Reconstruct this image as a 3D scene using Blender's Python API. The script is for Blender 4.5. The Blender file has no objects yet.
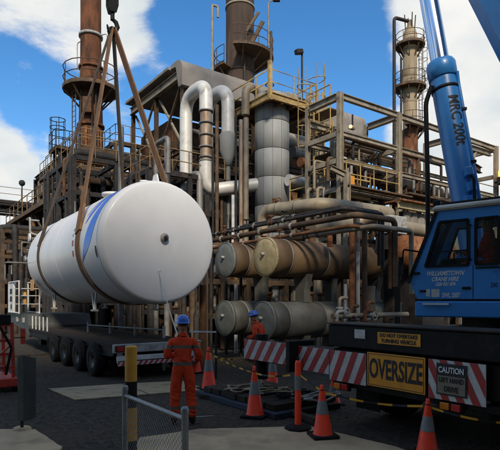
import bpy, bmesh, math, random
from mathutils import Vector as V, Matrix
R = math.radians
random.seed(7)
SC = bpy.context.scene
COL = SC.collection

# ------------------------------------------------------------------ camera
H = 2.05
cd = bpy.data.cameras.new('camera'); cam = bpy.data.objects.new('camera', cd); COL.objects.link(cam)
cam.location = (0, 0, H); cam.rotation_euler = (R(90), 0, 0)
cd.sensor_width = 36; cd.lens = 36; cd.shift_y = 0.15; cd.clip_end = 2000
SC.camera = cam

# ------------------------------------------------------------------ light
SUN_EL, SUN_AZ = 37, 173        # azimuth clockwise from +Y (north): behind the camera, slightly right
sd = V((math.sin(R(SUN_AZ))*math.cos(R(SUN_EL)), math.cos(R(SUN_AZ))*math.cos(R(SUN_EL)), math.sin(R(SUN_EL))))
sl = bpy.data.lights.new('sun', 'SUN'); sl.energy = 3.5; sl.angle = R(8); sl.color = (1, .89, .74)
so = bpy.data.objects.new('sun', sl); COL.objects.link(so); so.location = (0, -20, 60)
so.rotation_euler = (-sd).to_track_quat('-Z', 'Y').to_euler()

W = bpy.data.worlds.new('World'); SC.world = W; W.use_nodes = True
nt = W.node_tree; nt.nodes.clear()
def wn(t, **k):
    n = nt.nodes.new(t)
    for a, b in k.items(): setattr(n, a, b)
    return n
def wl(a, b): nt.links.new(a, b)
sky = wn('ShaderNodeTexSky', sky_type='NISHITA', sun_disc=False, sun_elevation=R(SUN_EL), sun_rotation=R(SUN_AZ), air_density=1.0, dust_density=.4, ozone_density=3.0)
sat = wn('ShaderNodeHueSaturation'); sat.inputs['Saturation'].default_value = 1.28; sat.inputs['Value'].default_value = 1.8
wl(sky.outputs[0], sat.inputs['Color'])
tc = wn('ShaderNodeTexCoord'); sep = wn('ShaderNodeSeparateXYZ'); wl(tc.outputs['Generated'], sep.inputs[0])
def m(op, a, b=None, c=None):
    n = wn('ShaderNodeMath', operation=op)
    for i, x in enumerate((a, b, c)):
        if x is None: continue
        if isinstance(x, (int, float)): n.inputs[i].default_value = x
        else: wl(x, n.inputs[i])
    return n.outputs[0]
zz = m('ADD', m('MAXIMUM', sep.outputs[2], 0.0), 0.32)
cx, cy = m('DIVIDE', sep.outputs[0], zz), m('DIVIDE', sep.outputs[1], zz)
cmb = wn('ShaderNodeCombineXYZ'); wl(cx, cmb.inputs[0]); wl(cy, cmb.inputs[1])
n1 = wn('ShaderNodeTexNoise'); n1.inputs['Scale'].default_value = 2.9; n1.inputs['Detail'].default_value = 9; n1.inputs['Roughness'].default_value = .62; n1.inputs['Distortion'].default_value = .25
mp = wn('ShaderNodeMapping'); mp.inputs['Location'].default_value = (3.1, 7.7, 1.3); wl(cmb.outputs[0], mp.inputs[0]); wl(mp.outputs[0], n1.inputs['Vector'])
def blob(px, py, width, amt):
    d = V((px-250, 500, 300-py)).normalized()
    dp = wn('ShaderNodeVectorMath', operation='DOT_PRODUCT'); wl(tc.outputs['Generated'], dp.inputs[0]); dp.inputs[1].default_value = d
    mr = wn('ShaderNodeMapRange', interpolation_type='SMOOTHSTEP'); wl(dp.outputs['Value'], mr.inputs[0])
    mr.inputs[1].default_value = math.cos(R(width)); mr.inputs[2].default_value = 1; mr.inputs[3].default_value = 0; mr.inputs[4].default_value = amt
    return mr.outputs[0]
acc = n1.outputs[0]
for b in ((55, 15, 9, .16), (150, 25, 8, .15), (5, 165, 9, .26), (30, 85, 3, .10), (490, 60, 15, .34), (480, 170, 11, .3), (440, 20, 6, .15),
          (315, 75, 14, -.34), (25, 95, 7, -.24), (200, 25, 6, -.22), (60, 120, 6, -.18), (155, 95, 5, -.1)):
    acc = m('ADD', acc, blob(*b))
cr = wn('ShaderNodeMapRange', interpolation_type='SMOOTHSTEP'); wl(acc, cr.inputs[0])
cr.inputs[1].default_value = .44; cr.inputs[2].default_value = .64
# cloud brightness varies with a finer noise
n2 = wn('ShaderNodeTexNoise'); n2.inputs['Scale'].default_value = 3.2; n2.inputs['Detail'].default_value = 6; wl(cmb.outputs[0], n2.inputs['Vector'])
n2r = wn('ShaderNodeMapRange'); n2r.inputs[1].default_value = .33; n2r.inputs[2].default_value = .66; wl(n2.outputs[0], n2r.inputs[0])
cc = wn('ShaderNodeMix', data_type='RGBA'); wl(n2r.outputs[0], cc.inputs[0]); cc.inputs[6].default_value = (6.3, 7.2, 7.7, 1); cc.inputs[7].default_value = (10.0, 9.8, 9.4, 1)
mx = wn('ShaderNodeMix', data_type='RGBA'); wl(cr.outputs[0], mx.inputs[0]); wl(sat.outputs[0], mx.inputs[6]); wl(cc.outputs[2], mx.inputs[7])
bg = wn('ShaderNodeBackground'); bg.inputs['Strength'].default_value = 0.088; wl(mx.outputs[2], bg.inputs[0])
wo = wn('ShaderNodeOutputWorld'); wl(bg.outputs[0], wo.inputs[0])

vs = SC.view_settings
vs.view_transform = 'Standard'; vs.look = 'None'; vs.exposure = .15; vs.gamma = 1; vs.use_curve_mapping = False
SC.render.engine = 'CYCLES'; SC.cycles.use_denoising = True; SC.cycles.max_bounces = 6; SC.cycles.transparent_max_bounces = 8

# ------------------------------------------------------------------ materials
MATS = {}
def mat(name, c1, c2=None, rough=.6, metal=0, scale=3, stretch=(1, 1, 1), lo=.4, hi=.65, bump=0, bscale=40, c3=None, s3=1.2, lo3=.55, hi3=.7, vary=.12, coat=0, spec=.5, emit=None, es=0, trans=0, detail=6):
    M = bpy.data.materials.new(name); M.use_nodes = True; t = M.node_tree; N = t.nodes; L = t.links
    p = N['Principled BSDF']; p.inputs['Roughness'].default_value = rough; p.inputs['Metallic'].default_value = metal
    p.inputs['Specular IOR Level'].default_value = spec
    if coat: p.inputs['Coat Weight'].default_value = coat; p.inputs['Coat Roughness'].default_value = .15
    if emit: p.inputs['Emission Color'].default_value = (*emit, 1); p.inputs['Emission Strength'].default_value = es
    co = N.new('ShaderNodeTexCoord'); ma = N.new('ShaderNodeMapping'); ma.inputs['Scale'].default_value = stretch; L.new(co.outputs['Object'], ma.inputs[0])
    col = None
    if c2:
        n = N.new('ShaderNodeTexNoise'); n.inputs['Scale'].default_value = scale; n.inputs['Detail'].default_value = detail; n.inputs['Roughness'].default_value = .6; L.new(ma.outputs[0], n.inputs['Vector'])
        r = N.new('ShaderNodeMapRange'); r.inputs[1].default_value = lo; r.inputs[2].default_value = hi; L.new(n.outputs[0], r.inputs[0])
        x = N.new('ShaderNodeMix'); x.data_type = 'RGBA'; L.new(r.outputs[0], x.inputs[0]); x.inputs[6].default_value = (*c1, 1); x.inputs[7].default_value = (*c2, 1); col = x.outputs[2]
        if c3:
            n = N.new('ShaderNodeTexNoise'); n.inputs['Scale'].default_value = s3; n.inputs['Detail'].default_value = 7; n.inputs['Roughness'].default_value = .65; L.new(ma.outputs[0], n.inputs['Vector'])
            r = N.new('ShaderNodeMapRange'); r.inputs[1].default_value = lo3; r.inputs[2].default_value = hi3; L.new(n.outputs[0], r.inputs[0])
            x = N.new('ShaderNodeMix'); x.data_type = 'RGBA'; L.new(r.outputs[0], x.inputs[0]); L.new(col, x.inputs[6]); x.inputs[7].default_value = (*c3, 1); col = x.outputs[2]
    if vary and col:
        oi = N.new('ShaderNodeObjectInfo'); r = N.new('ShaderNodeMapRange'); L.new(oi.outputs['Random'], r.inputs[0]); r.inputs[3].default_value = 1-vary; r.inputs[4].default_value = 1+vary
        hs = N.new('ShaderNodeHueSaturation'); L.new(r.outputs[0], hs.inputs['Value']); L.new(col, hs.inputs['Color']); col = hs.outputs[0]
    if col: L.new(col, p.inputs['Base Color'])
    else: p.inputs['Base Color'].default_value = (*c1, 1)
    if bump:
        n = N.new('ShaderNodeTexNoise'); n.inputs['Scale'].default_value = bscale; n.inputs['Detail'].default_value = 5; L.new(ma.outputs[0], n.inputs['Vector'])
        b = N.new('ShaderNodeBump'); b.inputs['Strength'].default_value = bump; b.inputs['Distance'].default_value = .02; L.new(n.outputs[0], b.inputs['Height']); L.new(b.outputs[0], p.inputs['Normal'])
    if trans:
        o = N['Material Output']; tb = N.new('ShaderNodeBsdfTransparent'); tb.inputs[0].default_value = (.84, .88, .87, 1); gl = N.new('ShaderNodeBsdfGlossy'); gl.inputs['Roughness'].default_value = .03
        fr = N.new('ShaderNodeFresnel'); fr.inputs[0].default_value = 1.5; ms = N.new('ShaderNodeMixShader'); L.new(fr.outputs[0], ms.inputs[0]); L.new(tb.outputs[0], ms.inputs[1]); L.new(gl.outputs[0], ms.inputs[2]); L.new(ms.outputs[0], o.inputs[0])
    MATS[name] = M
    return M
mat('gravel', (.034, .029, .022), (.075, .063, .047), .95, scale=9, bump=.9, bscale=60, c3=(.075, .054, .034), s3=.5, lo3=.5, hi3=.72, vary=0, spec=.25)
mat('concrete', (.54, .40, .235), (.38, .28, .165), .9, scale=1.6, bump=.3, bscale=50, c3=(.18, .14, .095), s3=.9, lo3=.55, hi3=.75, vary=.04, spec=.3)
mat('plywood', (.38, .31, .19), (.27, .215, .13), .85, scale=2.2, stretch=(1, 4, 1), bump=.2, c3=(.07, .055, .037), s3=1.3, vary=.08, spec=.3)
mat('stack_rust', (.155, .058, .024), (.045, .021, .012), .85, scale=2.6, stretch=(1, 1, .3), bump=.3, bscale=14, c3=(.27, .115, .045), s3=1.7, lo3=.52, hi3=.70, spec=.3)
mat('stack_brown', (.075, .048, .033), (.036, .025, .019), .8, scale=1.3, stretch=(1, 1, .12), bump=.2, bscale=10, c3=(.13, .085, .055), s3=.8, spec=.3)
mat('rust', (.15, .070, .029), (.06, .030, .016), .85, scale=3, bump=.3, c3=(.17, .075, .03), s3=2, spec=.3)
mat('rust_orange', (.28, .10, .035), (.12, .05, .022), .85, scale=5, bump=.3, c3=(.36, .22, .12), s3=3, spec=.3)
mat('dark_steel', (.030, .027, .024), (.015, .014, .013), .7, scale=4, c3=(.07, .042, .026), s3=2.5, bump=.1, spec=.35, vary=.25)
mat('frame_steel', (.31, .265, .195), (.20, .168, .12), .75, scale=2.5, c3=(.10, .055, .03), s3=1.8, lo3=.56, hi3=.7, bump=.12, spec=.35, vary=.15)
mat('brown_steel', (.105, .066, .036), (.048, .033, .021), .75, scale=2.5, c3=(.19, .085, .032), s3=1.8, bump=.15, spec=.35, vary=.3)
mat('yellow_rail', (.46, .32, .12), (.32, .21, .08), .7, scale=4, c3=(.13, .07, .03), s3=3, spec=.4, vary=.1)
mat('cladding', (.31, .315, .29), (.25, .255, .235), .7, 0, scale=1.2, stretch=(1, 1, .4), c3=(.17, .165, .15), s3=.9, lo3=.6, hi3=.8, bump=.05, bscale=8, vary=.1)
mat('pipe_cladding', (.66, .64, .58), (.52, .50, .44), .45, .12, scale=2, c3=(.20, .16, .11), s3=1.3, lo3=.55, hi3=.75, bump=.06, bscale=10, vary=.08)
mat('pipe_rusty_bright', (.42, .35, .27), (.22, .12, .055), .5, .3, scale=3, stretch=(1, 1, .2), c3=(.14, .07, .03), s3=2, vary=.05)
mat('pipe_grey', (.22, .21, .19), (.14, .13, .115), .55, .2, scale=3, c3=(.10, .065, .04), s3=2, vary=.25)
mat('pipe_tan', (.31, .25, .165), (.20, .16, .105), .6, .15, scale=2, c3=(.085, .05, .028), s3=1.2, bump=.06, bscale=9, vary=.12)
mat('duct', (.255, .225, .19), (.19, .165, .137), .8, scale=1.2, c3=(.12, .09, .065), s3=.8, lo3=.58, hi3=.75, bump=.1, bscale=8, vary=.05)
mat('ex_rust', (.135, .082, .038), (.075, .047, .024), .7, .1, scale=1.4, c3=(.13, .055, .022), s3=1.0, lo3=.56, hi3=.72, bump=.08, bscale=9, vary=.1)
mat('ex_grey', (.115, .116, .10), (.072, .070, .058), .6, .1, scale=1.6, c3=(.09, .065, .04), s3=1.2, bump=.06, bscale=9, vary=.1)
mat('ex_cap_yellow', (.42, .35, .19), (.28, .22, .115), .6, scale=2.4, c3=(.16, .12, .065), s3=2, vary=.05)
mat('ex_cap_grey', (.15, .165, .155), (.105, .115, .11), .6, scale=2.4, c3=(.09, .09, .075), s3=2, vary=.05)
mat('white_paint', (.70, .697, .685), (.65, .645, .63), .5, scale=1.1, stretch=(1, 1, .5), c3=(.56, .545, .51), s3=1.4, lo3=.58, hi3=.9, vary=0, coat=.15, bump=.02, bscale=3)
mat('blue_logo', (.008, .13, .66), None, .35, vary=0)
mat('pale_blue_logo', (.10, .34, .78), None, .35, vary=0)
mat('red_mark', (.30, .06, .05), None, .5)
mat('white_frame', (.62, .62, .60), (.45, .45, .43), .55, scale=4, vary=.05)
mat('pale_steel', (.36, .355, .33), (.24, .235, .215), .6, scale=6, c3=(.15, .11, .08), s3=4, vary=.08)
mat('crane_blue', (.038, .235, .58), (.030, .19, .49), .38, scale=2, c3=(.012, .055, .19), s3=3, lo3=.62, hi3=.8, vary=0, coat=.25)
mat('crane_black', (.007, .007, .007), (.012, .011, .010), .6, spec=.2, scale=5, c3=(.030, .026, .022), s3=3, vary=.1)
mat('cream', (.60, .57, .48), (.48, .45, .37), .5, scale=3, vary=0)
mat('chrome', (.80, .81, .84), None, .13, 1)
mat('rubber', (.010, .010, .010), (.018, .017, .016), .85, spec=.2, scale=12, vary=.1)
mat('rim', (.05, .048, .045), (.02, .019, .018), .5, .4, scale=8, vary=.05)
mat('sign_yellow', (.66, .27, .012), (.56, .22, .011), .5, scale=6, vary=0)
mat('sign_white', (.50, .50, .48), (.38, .38, .36), .5, scale=9, vary=.04)
mat('sign_red', (.36, .020, .018), (.27, .016, .014), .5, scale=9, vary=.04)
mat('ink', (.010, .010, .012), None, .6)
mat('letter_white', (.62, .63, .62), None, .5)
mat('cone_orange', (1.0, .060, .012), (.90, .05, .011), .5, scale=8, c3=(.34, .05, .022), s3=7, lo3=.56, hi3=.74, vary=.08)
mat('reflective', (.22, .225, .22), (.16, .165, .16), .45, scale=14, vary=.05)
mat('tape_yellow', (.66, .32, .02), None, .5)
mat('bollard_yellow', (.62, .30, .032), (.50, .235, .028), .55, scale=5, c3=(.20, .12, .04), s3=4, lo3=.6, hi3=.75, vary=0)
mat('galvanised', (.27, .275, .27), (.18, .185, .18), .45, .5, scale=9, vary=.08)
mat('sling', (.20, .10, .040), (.12, .06, .026), .85, scale=9, stretch=(1, 1, .3), bump=.3, bscale=70, c3=(.09, .05, .026), s3=2.5, vary=.1)
mat('sling_dark', (.085, .056, .034), (.05, .034, .022), .85, scale=9, bump=.3, bscale=70, vary=.1)
mat('coverall', (.68, .066, .020), (.52, .046, .015), .85, scale=5, bump=1.0, bscale=13, c3=(.36, .04, .016), s3=4, lo3=.55, hi3=.75, vary=0, spec=.2)
mat('coverall_band', (.115, .085, .07), None, .5)
mat('skin', (.42, .22, .15), None, .55)
mat('hair', (.02, .015, .012), None, .7)
mat('boot', (.04, .028, .02), None, .7)
mat('glove', (.10, .09, .08), None, .8)
mat('helmet_blue', (.02, .13, .52), None, .3, coat=.4)
mat('helmet_white', (.75, .75, .74), None, .35)
mat('machine_red', (.50, .045, .018), (.34, .03, .014), .5, scale=5, c3=(.12, .03, .015), s3=4, vary=.1)
mat('lamp_red', (.45, .02, .015), None, .25)
mat('lamp_orange', (.70, .20, .02), None, .25)
mat('deck_wood', (.040, .029, .021), (.022, .017, .012), .85, scale=3, stretch=(1, 1, 1), vary=.25, spec=.3)
mat('mat_blue', (.014, .028, .055), (.010, .018, .032), .7, scale=6, vary=.1)
mat('rope', (.50, .48, .43), None, .8)
mat('glass', (.1, .1, .1), None, trans=1)
mat('amber_lit', (.9, .45, .05), None, .3, emit=(1, .48, .06), es=4)
mat('lamp_lit', (.9, .8, .5), None, .3, emit=(1, .55, .18), es=1.6)
mat('seat_black', (.02, .02, .022), None, .8)
mat('wall_sheet', (.24, .215, .17), (.17, .15, .115), .75, scale=1.2, stretch=(1, 1, .3), c3=(.11, .08, .05), s3=1, vary=.05)
mat('sheet_dark', (.060, .065, .060), (.04, .043, .04), .6, scale=4, vary=.05)
mat('placard_orange', (.50, .24, .05), None, .6)

mat('tan_rail', (.24, .165, .075), (.15, .10, .048), .75, scale=4, c3=(.09, .05, .024), s3=3, spec=.35, vary=.15)
mat('tower_tan', (.31, .245, .155), (.215, .165, .10), .65, scale=1.2, stretch=(1, 1, .25), c3=(.19, .12, .06), s3=1.2, lo3=.56, hi3=.72, spec=.3, vary=.08)
mat('khaki', (.20, .18, .12), (.15, .135, .09), .6, scale=8, vary=0)

# ------------------------------------------------------------------ helpers
Z = V((0, 0, 1)); A36 = R(36)
U = V((math.cos(A36), math.sin(A36), 0)); VV = V((-math.sin(A36), math.cos(A36), 0))
def P(px, py, Y): return V(((px-250)/500*Y, Y, H+(300-py)/500*Y))
def zat(py, Y): return H+(300-py)/500*Y
def ax(p, d, px):
    k = (px-250)/500
    return p+d*((k*p.y-p.x)/(d.x-k*d.y))
def frame(a):
    a = a.normalized(); r = Z if abs(a.z) < .95 else V((0, 1, 0))
    b = a.cross(r).normalized(); return b, a.cross(b).normalized()
class MB:
    def __init__(s): s.v = []; s.f = []; s.s = []; s.mi = []; s.cur = 0
    def add(s, vs, fs, smooth=False):
        o = len(s.v); s.v += [V(x) for x in vs]
        for f in fs: s.f.append([i+o for i in f]); s.s.append(smooth); s.mi.append(s.cur)
        return s
    def box(s, c, sx, sy, sz, X=V((1, 0, 0)), Y=V((0, 1, 0)), Zz=Z, ch=0):
        c = V(c); hx, hy, hz = X*sx/2, Y*sy/2, Zz*sz/2
        if ch <= 0:
            vs = [c+hx*a+hy*b+hz*d for d in (-1, 1) for a, b in ((-1, -1), (1, -1), (1, 1), (-1, 1))]
            return s.add(vs, [(3, 2, 1, 0), (4, 5, 6, 7), (0, 1, 5, 4), (1, 2, 6, 5), (2, 3, 7, 6), (3, 0, 4, 7)])
        # chamfered along Z edges and top/bottom
        kx, ky, kz = 1-2*ch/sx, 1-2*ch/sy, 1-2*ch/sz
        ring = lambda fx, fy, z: [c+hx*a*(fx if q else fx*kx)+hy*b*(fy*ky if q else fy)+hz*z for a, b, q in ((-1, -1, 1), (-1, -1, 0), (1, -1, 0), (1, -1, 1), (1, 1, 1), (1, 1, 0), (-1, 1, 0), (-1, 1, 1))]
        rr = [ring(kx, ky, -1), ring(1, 1, -kz), ring(1, 1, kz), ring(kx, ky, 1)]
        vs = sum(rr, []); fs = [tuple(range(7, -1, -1)), tuple(range(24, 32))]
        for i in range(3):
            for j in range(8): fs.append((i*8+j, i*8+(j+1) % 8, (i+1)*8+(j+1) % 8, (i+1)*8+j))
        return s.add(vs, fs)
    def bar(s, p, q, w, h, up=Z):
        p, q = V(p), V(q); d = q-p; a = d.normalized()
        up = V(up)
        if abs(a.dot(up)) > .97: up = U
        b = a.cross(up).normalized(); c = b.cross(a).normalized()
        return s.box((p+q)/2, d.length, w, h, a, b, c)
    def hbeam(s, p, q, w, h, t=.02, up=Z):
        p, q = V(p), V(q); a = (q-p).normalized(); up = V(up)
        if abs(a.dot(up)) > .97: up = U
        b = a.cross(up).normalized(); c = b.cross(a).normalized()
        s.bar(p+c*(h/2-t/2), q+c*(h/2-t/2), w, t, up); s.bar(p-c*(h/2-t/2), q-c*(h/2-t/2), w, t, up)
        return s.bar(p, q, t, h-2*t-.001, up)
    def tube(s, p, q, r, r2=None, n=12, caps=True):
        p, q = V(p), V(q); r2 = r if r2 is None else r2; a = q-p; b, c = frame(a)
        ring = lambda o, rr: [o+(b*math.cos(2*math.pi*i/n)+c*math.sin(2*math.pi*i/n))*rr for i in range(n)]
        s.add(ring(p, r)+ring(q, r2), [(i, (i+1) % n, n+(i+1) % n, n+i) for i in range(n)], True)
        if caps:
            s.add(ring(p, r), [tuple(range(n-1, -1, -1))]); s.add(ring(q, r2), [tuple(range(n))])
        return s
    def path(s, pts, r, n=12, bend=None, seg=6, caps=True):
        pts = [V(p) for p in pts]; bend = r*2.2 if bend is None else bend; out = [pts[0]]
        for i in range(1, len(pts)-1):
            a, b, c = pts[i-1], pts[i], pts[i+1]; d1, d2 = (a-b), (c-b)
            k = min(bend, d1.length*.49, d2.length*.49); p, q = b+d1.normalized()*k, b+d2.normalized()*k
            for j in range(seg+1):
                t = j/seg; out.append(p*(1-t)**2+b*2*t*(1-t)+q*t*t)
        out.append(pts[-1])
        o2 = [out[0]]
        for p in out[1:]:
            if (p-o2[-1]).length > 1e-4: o2.append(p)
        return s.sweep(o2, r, n, caps)
    def sweep(s, pts, r, n=8, caps=True):
        prev = None; rings = []
        for i, p in enumerate(pts):
            a = (pts[min(i+1, len(pts)-1)]-pts[max(i-1, 0)]).normalized()
            if prev is None: b, c = frame(a)
            else:
                b = prev-a*prev.dot(a)
                b = b.normalized() if b.length > 1e-5 else frame(a)[0]
                c = a.cross(b)
            prev = b
            rr = r[i] if isinstance(r, list) else r
            rings.append([p+(b*math.cos(2*math.pi*k/n)+c*math.sin(2*math.pi*k/n))*rr for k in range(n)])
        vs = sum(rings, []); fs = []
        for i in range(len(pts)-1):
            for k in range(n): fs.append((i*n+k, i*n+(k+1) % n, (i+1)*n+(k+1) % n, (i+1)*n+k))
        s.add(vs, fs, True)
        if caps: s.add(rings[0], [tuple(range(n-1, -1, -1))]); s.add(rings[-1], [tuple(range(n))])
        return s
    def lathe(s, o, a, prof, n=24, smooth=True, arc=None):
        o = V(o); a = V(a).normalized(); b, c = frame(a); vs = []; fs = []
        a0, a1 = arc or (0, 2*math.pi); full = arc is None; m_ = n if full else n+1
        for r, h in prof:
            for i in range(m_):
                t = a0+(a1-a0)*i/n; vs.append(o+a*h+(b*math.cos(t)+c*math.sin(t))*r)
        for j in range(len(prof)-1):
            for i in range(n):
                k = (i+1) % m_; fs.append((j*m_+i, j*m_+k, (j+1)*m_+k, (j+1)*m_+i))
        return s.add(vs, fs, smooth)
    def sphere(s, c, r, n=12, sc=(1, 1, 1)):
        c = V(c); vs = []; fs = []; m_ = n//2
        for j in range(m_+1):
            ph = math.pi*j/m_
            for i in range(n):
                t = 2*math.pi*i/n; vs.append(c+V((math.sin(ph)*math.cos(t)*sc[0], math.sin(ph)*math.sin(t)*sc[1], math.cos(ph)*sc[2]))*r)
        for j in range(m_):
            for i in range(n): fs.append((j*n+i, (j+1)*n+i, (j+1)*n+(i+1) % n, j*n+(i+1) % n))
        return s.add(vs, fs, True)
    def prism(s, poly, off):
        n = len(poly); off = V(off); vs = [V(p) for p in poly]+[V(p)+off for p in poly]
        return s.add(vs, [tuple(range(n-1, -1, -1)), tuple(range(n, 2*n))]+[(i, (i+1) % n, n+(i+1) % n, n+i) for i in range(n)])
    def strap(s, pts, wd, width, th):
        wd = V(wd).normalized(); vs = []; fs = []; n = len(pts)
        for i, p in enumerate(pts):
            a = (pts[min(i+1, n-1)]-pts[max(i-1, 0)]).normalized(); nn = a.cross(wd).normalized(); w2 = nn.cross(a).normalized()
            for x, y in ((-1, -1), (1, -1), (1, 1), (-1, 1)): vs.append(p+w2*x*width/2+nn*y*th/2)
        for i in range(n-1):
            for k in range(4): fs.append((i*4+k, i*4+(k+1) % 4, (i+1)*4+(k+1) % 4, (i+1)*4+k))
        fs += [(3, 2, 1, 0), (n*4-4, n*4-3, n*4-2, n*4-1)]
        return s.add(vs, fs)
    def build(s, name, mt, parent=None):
        if parent is not None:
            o0 = V(parent.location) if parent.parent is None else V(parent.parent.location)
        else: o0 = V((0, 0, 0))
        me = bpy.data.meshes.new(name); me.from_pydata([tuple(p-o0) for p in s.v], [], s.f)
        me.polygons.foreach_set('use_smooth', s.s); me.polygons.foreach_set('material_index', s.mi)
        for x in (mt if isinstance(mt, (list, tuple)) else [mt]): me.materials.append(MATS[x])
        me.validate(); me.update()
        ob = bpy.data.objects.new(name, me); COL.objects.link(ob); ob.parent = parent
        return ob
def thing(name, label, cat, loc, group=None):
    o = bpy.data.objects.new(name, None); COL.objects.link(o); o.location = V(loc); o.empty_display_size = .2
    o['label'] = label; o['category'] = cat
    if group: o['group'] = group
    return o
def tag(o, label, cat, group=None):
    o['label'] = label; o['category'] = cat
    if group: o['group'] = group
    return o
def struct(o): o['kind'] = 'structure'; return o
def base_at(o, loc):
    """move a single mesh thing's origin to loc"""
    loc = V(loc); o.data.transform(Matrix.Translation(-loc)); o.location = loc; return o
def copy_tree(o, loc, parent=None):
    c = o.copy(); COL.objects.link(c)
    if parent is None: c.location = V(loc)
    else: c.parent = parent
    for ch in o.children: copy_tree(ch, None, c)
    return c
def part(parent, name, mt, fn, *a, **k):
    b = MB(); getattr(b, fn)(*a, **k); return b.build(name, mt, parent)
def text(name, s, size, o, xd, yd, mt, parent, depth=.003, sx=1, align='CENTER', bold=0, wrap=None):
    cu = bpy.data.curves.new('t', 'FONT'); cu.body = s; cu.size = size; cu.align_x = align; cu.align_y = 'CENTER'; cu.offset = bold; cu.resolution_u = 3
    cu.extrude = depth/2
    ob = bpy.data.objects.new('t', cu); COL.objects.link(ob)
    dg = bpy.context.evaluated_depsgraph_get(); me = bpy.data.meshes.new_from_object(ob.evaluated_get(dg))
    bpy.data.objects.remove(ob)
    if wrap:
        bm = bmesh.new(); bm.from_mesh(me)
        for i in range(-10, 11): bmesh.ops.bisect_plane(bm, geom=bm.verts[:]+bm.edges[:]+bm.faces[:], plane_co=(0, i*size/14, 0), plane_no=(0, 1, 0))
        bm.to_mesh(me); bm.free()
    xd, yd = V(xd).normalized(), V(yd).normalized(); nd = xd.cross(yd); o0 = V(parent.location) if parent.parent is None else V(parent.parent.location)
    for v_ in me.vertices:
        x, y, z = v_.co
        if wrap: v_.co = wrap(x*sx, y, z)-o0
        else: v_.co = V(o)+xd*x*sx+yd*y+nd*z-o0
    me.materials.clear(); me.materials.append(MATS[mt])
    r = bpy.data.objects.new(name, me); COL.objects.link(r); r.parent = parent
    return r
def clip(poly, fn):
    out = []
    for i in range(len(poly)):
        a, b = poly[i], poly[(i+1) % len(poly)]; fa, fb = fn(a), fn(b)
        if fa >= 0: out.append(a)
        if (fa >= 0) != (fb >= 0): t = fa/(fa-fb); out.append((a[0]+(b[0]-a[0])*t, a[1]+(b[1]-a[1])*t))
    return out
def chevron(root, o, xd, w, h, n, lean, stripe=None, name='chevron_board', th=.012):
    """white board with red diagonal stripes, lower left corner o, width along xd, height along Z; front face towards -U side"""
    nd = V(xd).cross(Z).normalized()
    bd = MB().prism([o, o+xd*w, o+xd*w+Z*h, o+Z*h], -nd*th).build(name, 'sign_white', root)
    pitch = (w+abs(lean))/n
    for i in range(-1, n+2):
        x0 = i*pitch-(lean if lean > 0 else 0); a = [(x0, 0), (x0+pitch*.5, 0), (x0+pitch*.5+lean, h), (x0+lean, h)]
        for f in (lambda p: p[0]-.004, lambda p: w-.004-p[0]):
            if a: a = clip(a, f)
        if len(a) >= 3: MB().prism([o+xd*p[0]+Z*p[1]+nd*.004 for p in a], -nd*.0025).build('stripe', 'sign_red', bd)
    return bd

def rail(root, pts, h=1.05, mt='yellow_rail', spacing=1.3, r=.025, mid=2, toe=True, closed=False):
    """handrail along a polyline at deck level"""
    pts = [V(p) for p in pts]
    if closed: pts = pts+[pts[0]]
    done = []
    for a, b in zip(pts, pts[1:]):
        n = max(1, round((b-a).length/spacing))
        for i in range(n+1):
            p = a+(b-a)*i/n
            if all((p-q).length > .2 for q in done):
                done.append(p); part(root, 'rail_post', mt, 'tube', p, p+Z*h, r, n=6)
    for k in range(mid):
        z = h*(1-k/mid) if mid > 1 else h
        part(root, 'hand_rail' if k == 0 else 'mid_rail', mt, 'sweep', [p+Z*z for p in pts], r, 6)
    if toe:
        for a, b in zip(pts, pts[1:]): part(root, 'toe_board', mt, 'bar', a+Z*.06, b+Z*.06, .012, .12)
def ladder(root, p, h, out, mt='yellow_rail', w=.42, cage=True):
    p = V(p); out = V(out).normalized(); sd_ = out.cross(Z).normalized(); b = MB()
    for k in (-1, 1): part(root, 'ladder_stile', mt, 'bar', p+sd_*k*w/2, p+sd_*k*w/2+Z*h, .06, .045)
    for i in range(int(h/.3)): b.tube(p+sd_*w/2+Z*(.2+i*.3), p-sd_*w/2+Z*(.2+i*.3), .016, n=5)
    b.build('ladder_rungs', mt, root)['kind'] = 'stuff'
    if cage:
        z = 2.2
        while z < h+.9:
            part(root, 'cage_hoop', mt, 'sweep', [p+Z*z+sd_*.36*math.cos(t)+out*(.72*math.sin(t)) for t in [math.pi*i/10 for i in range(11)]], .024, 5); z += .9
        for t in (.25, .5, .75): part(root, 'cage_strap', mt, 'bar', p+Z*2.2+sd_*.36*math.cos(math.pi*t)+out*.72*math.sin(math.pi*t), p+Z*(h+.9)+sd_*.36*math.cos(math.pi*t)+out*.72*math.sin(math.pi*t), .04, .008)
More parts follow.
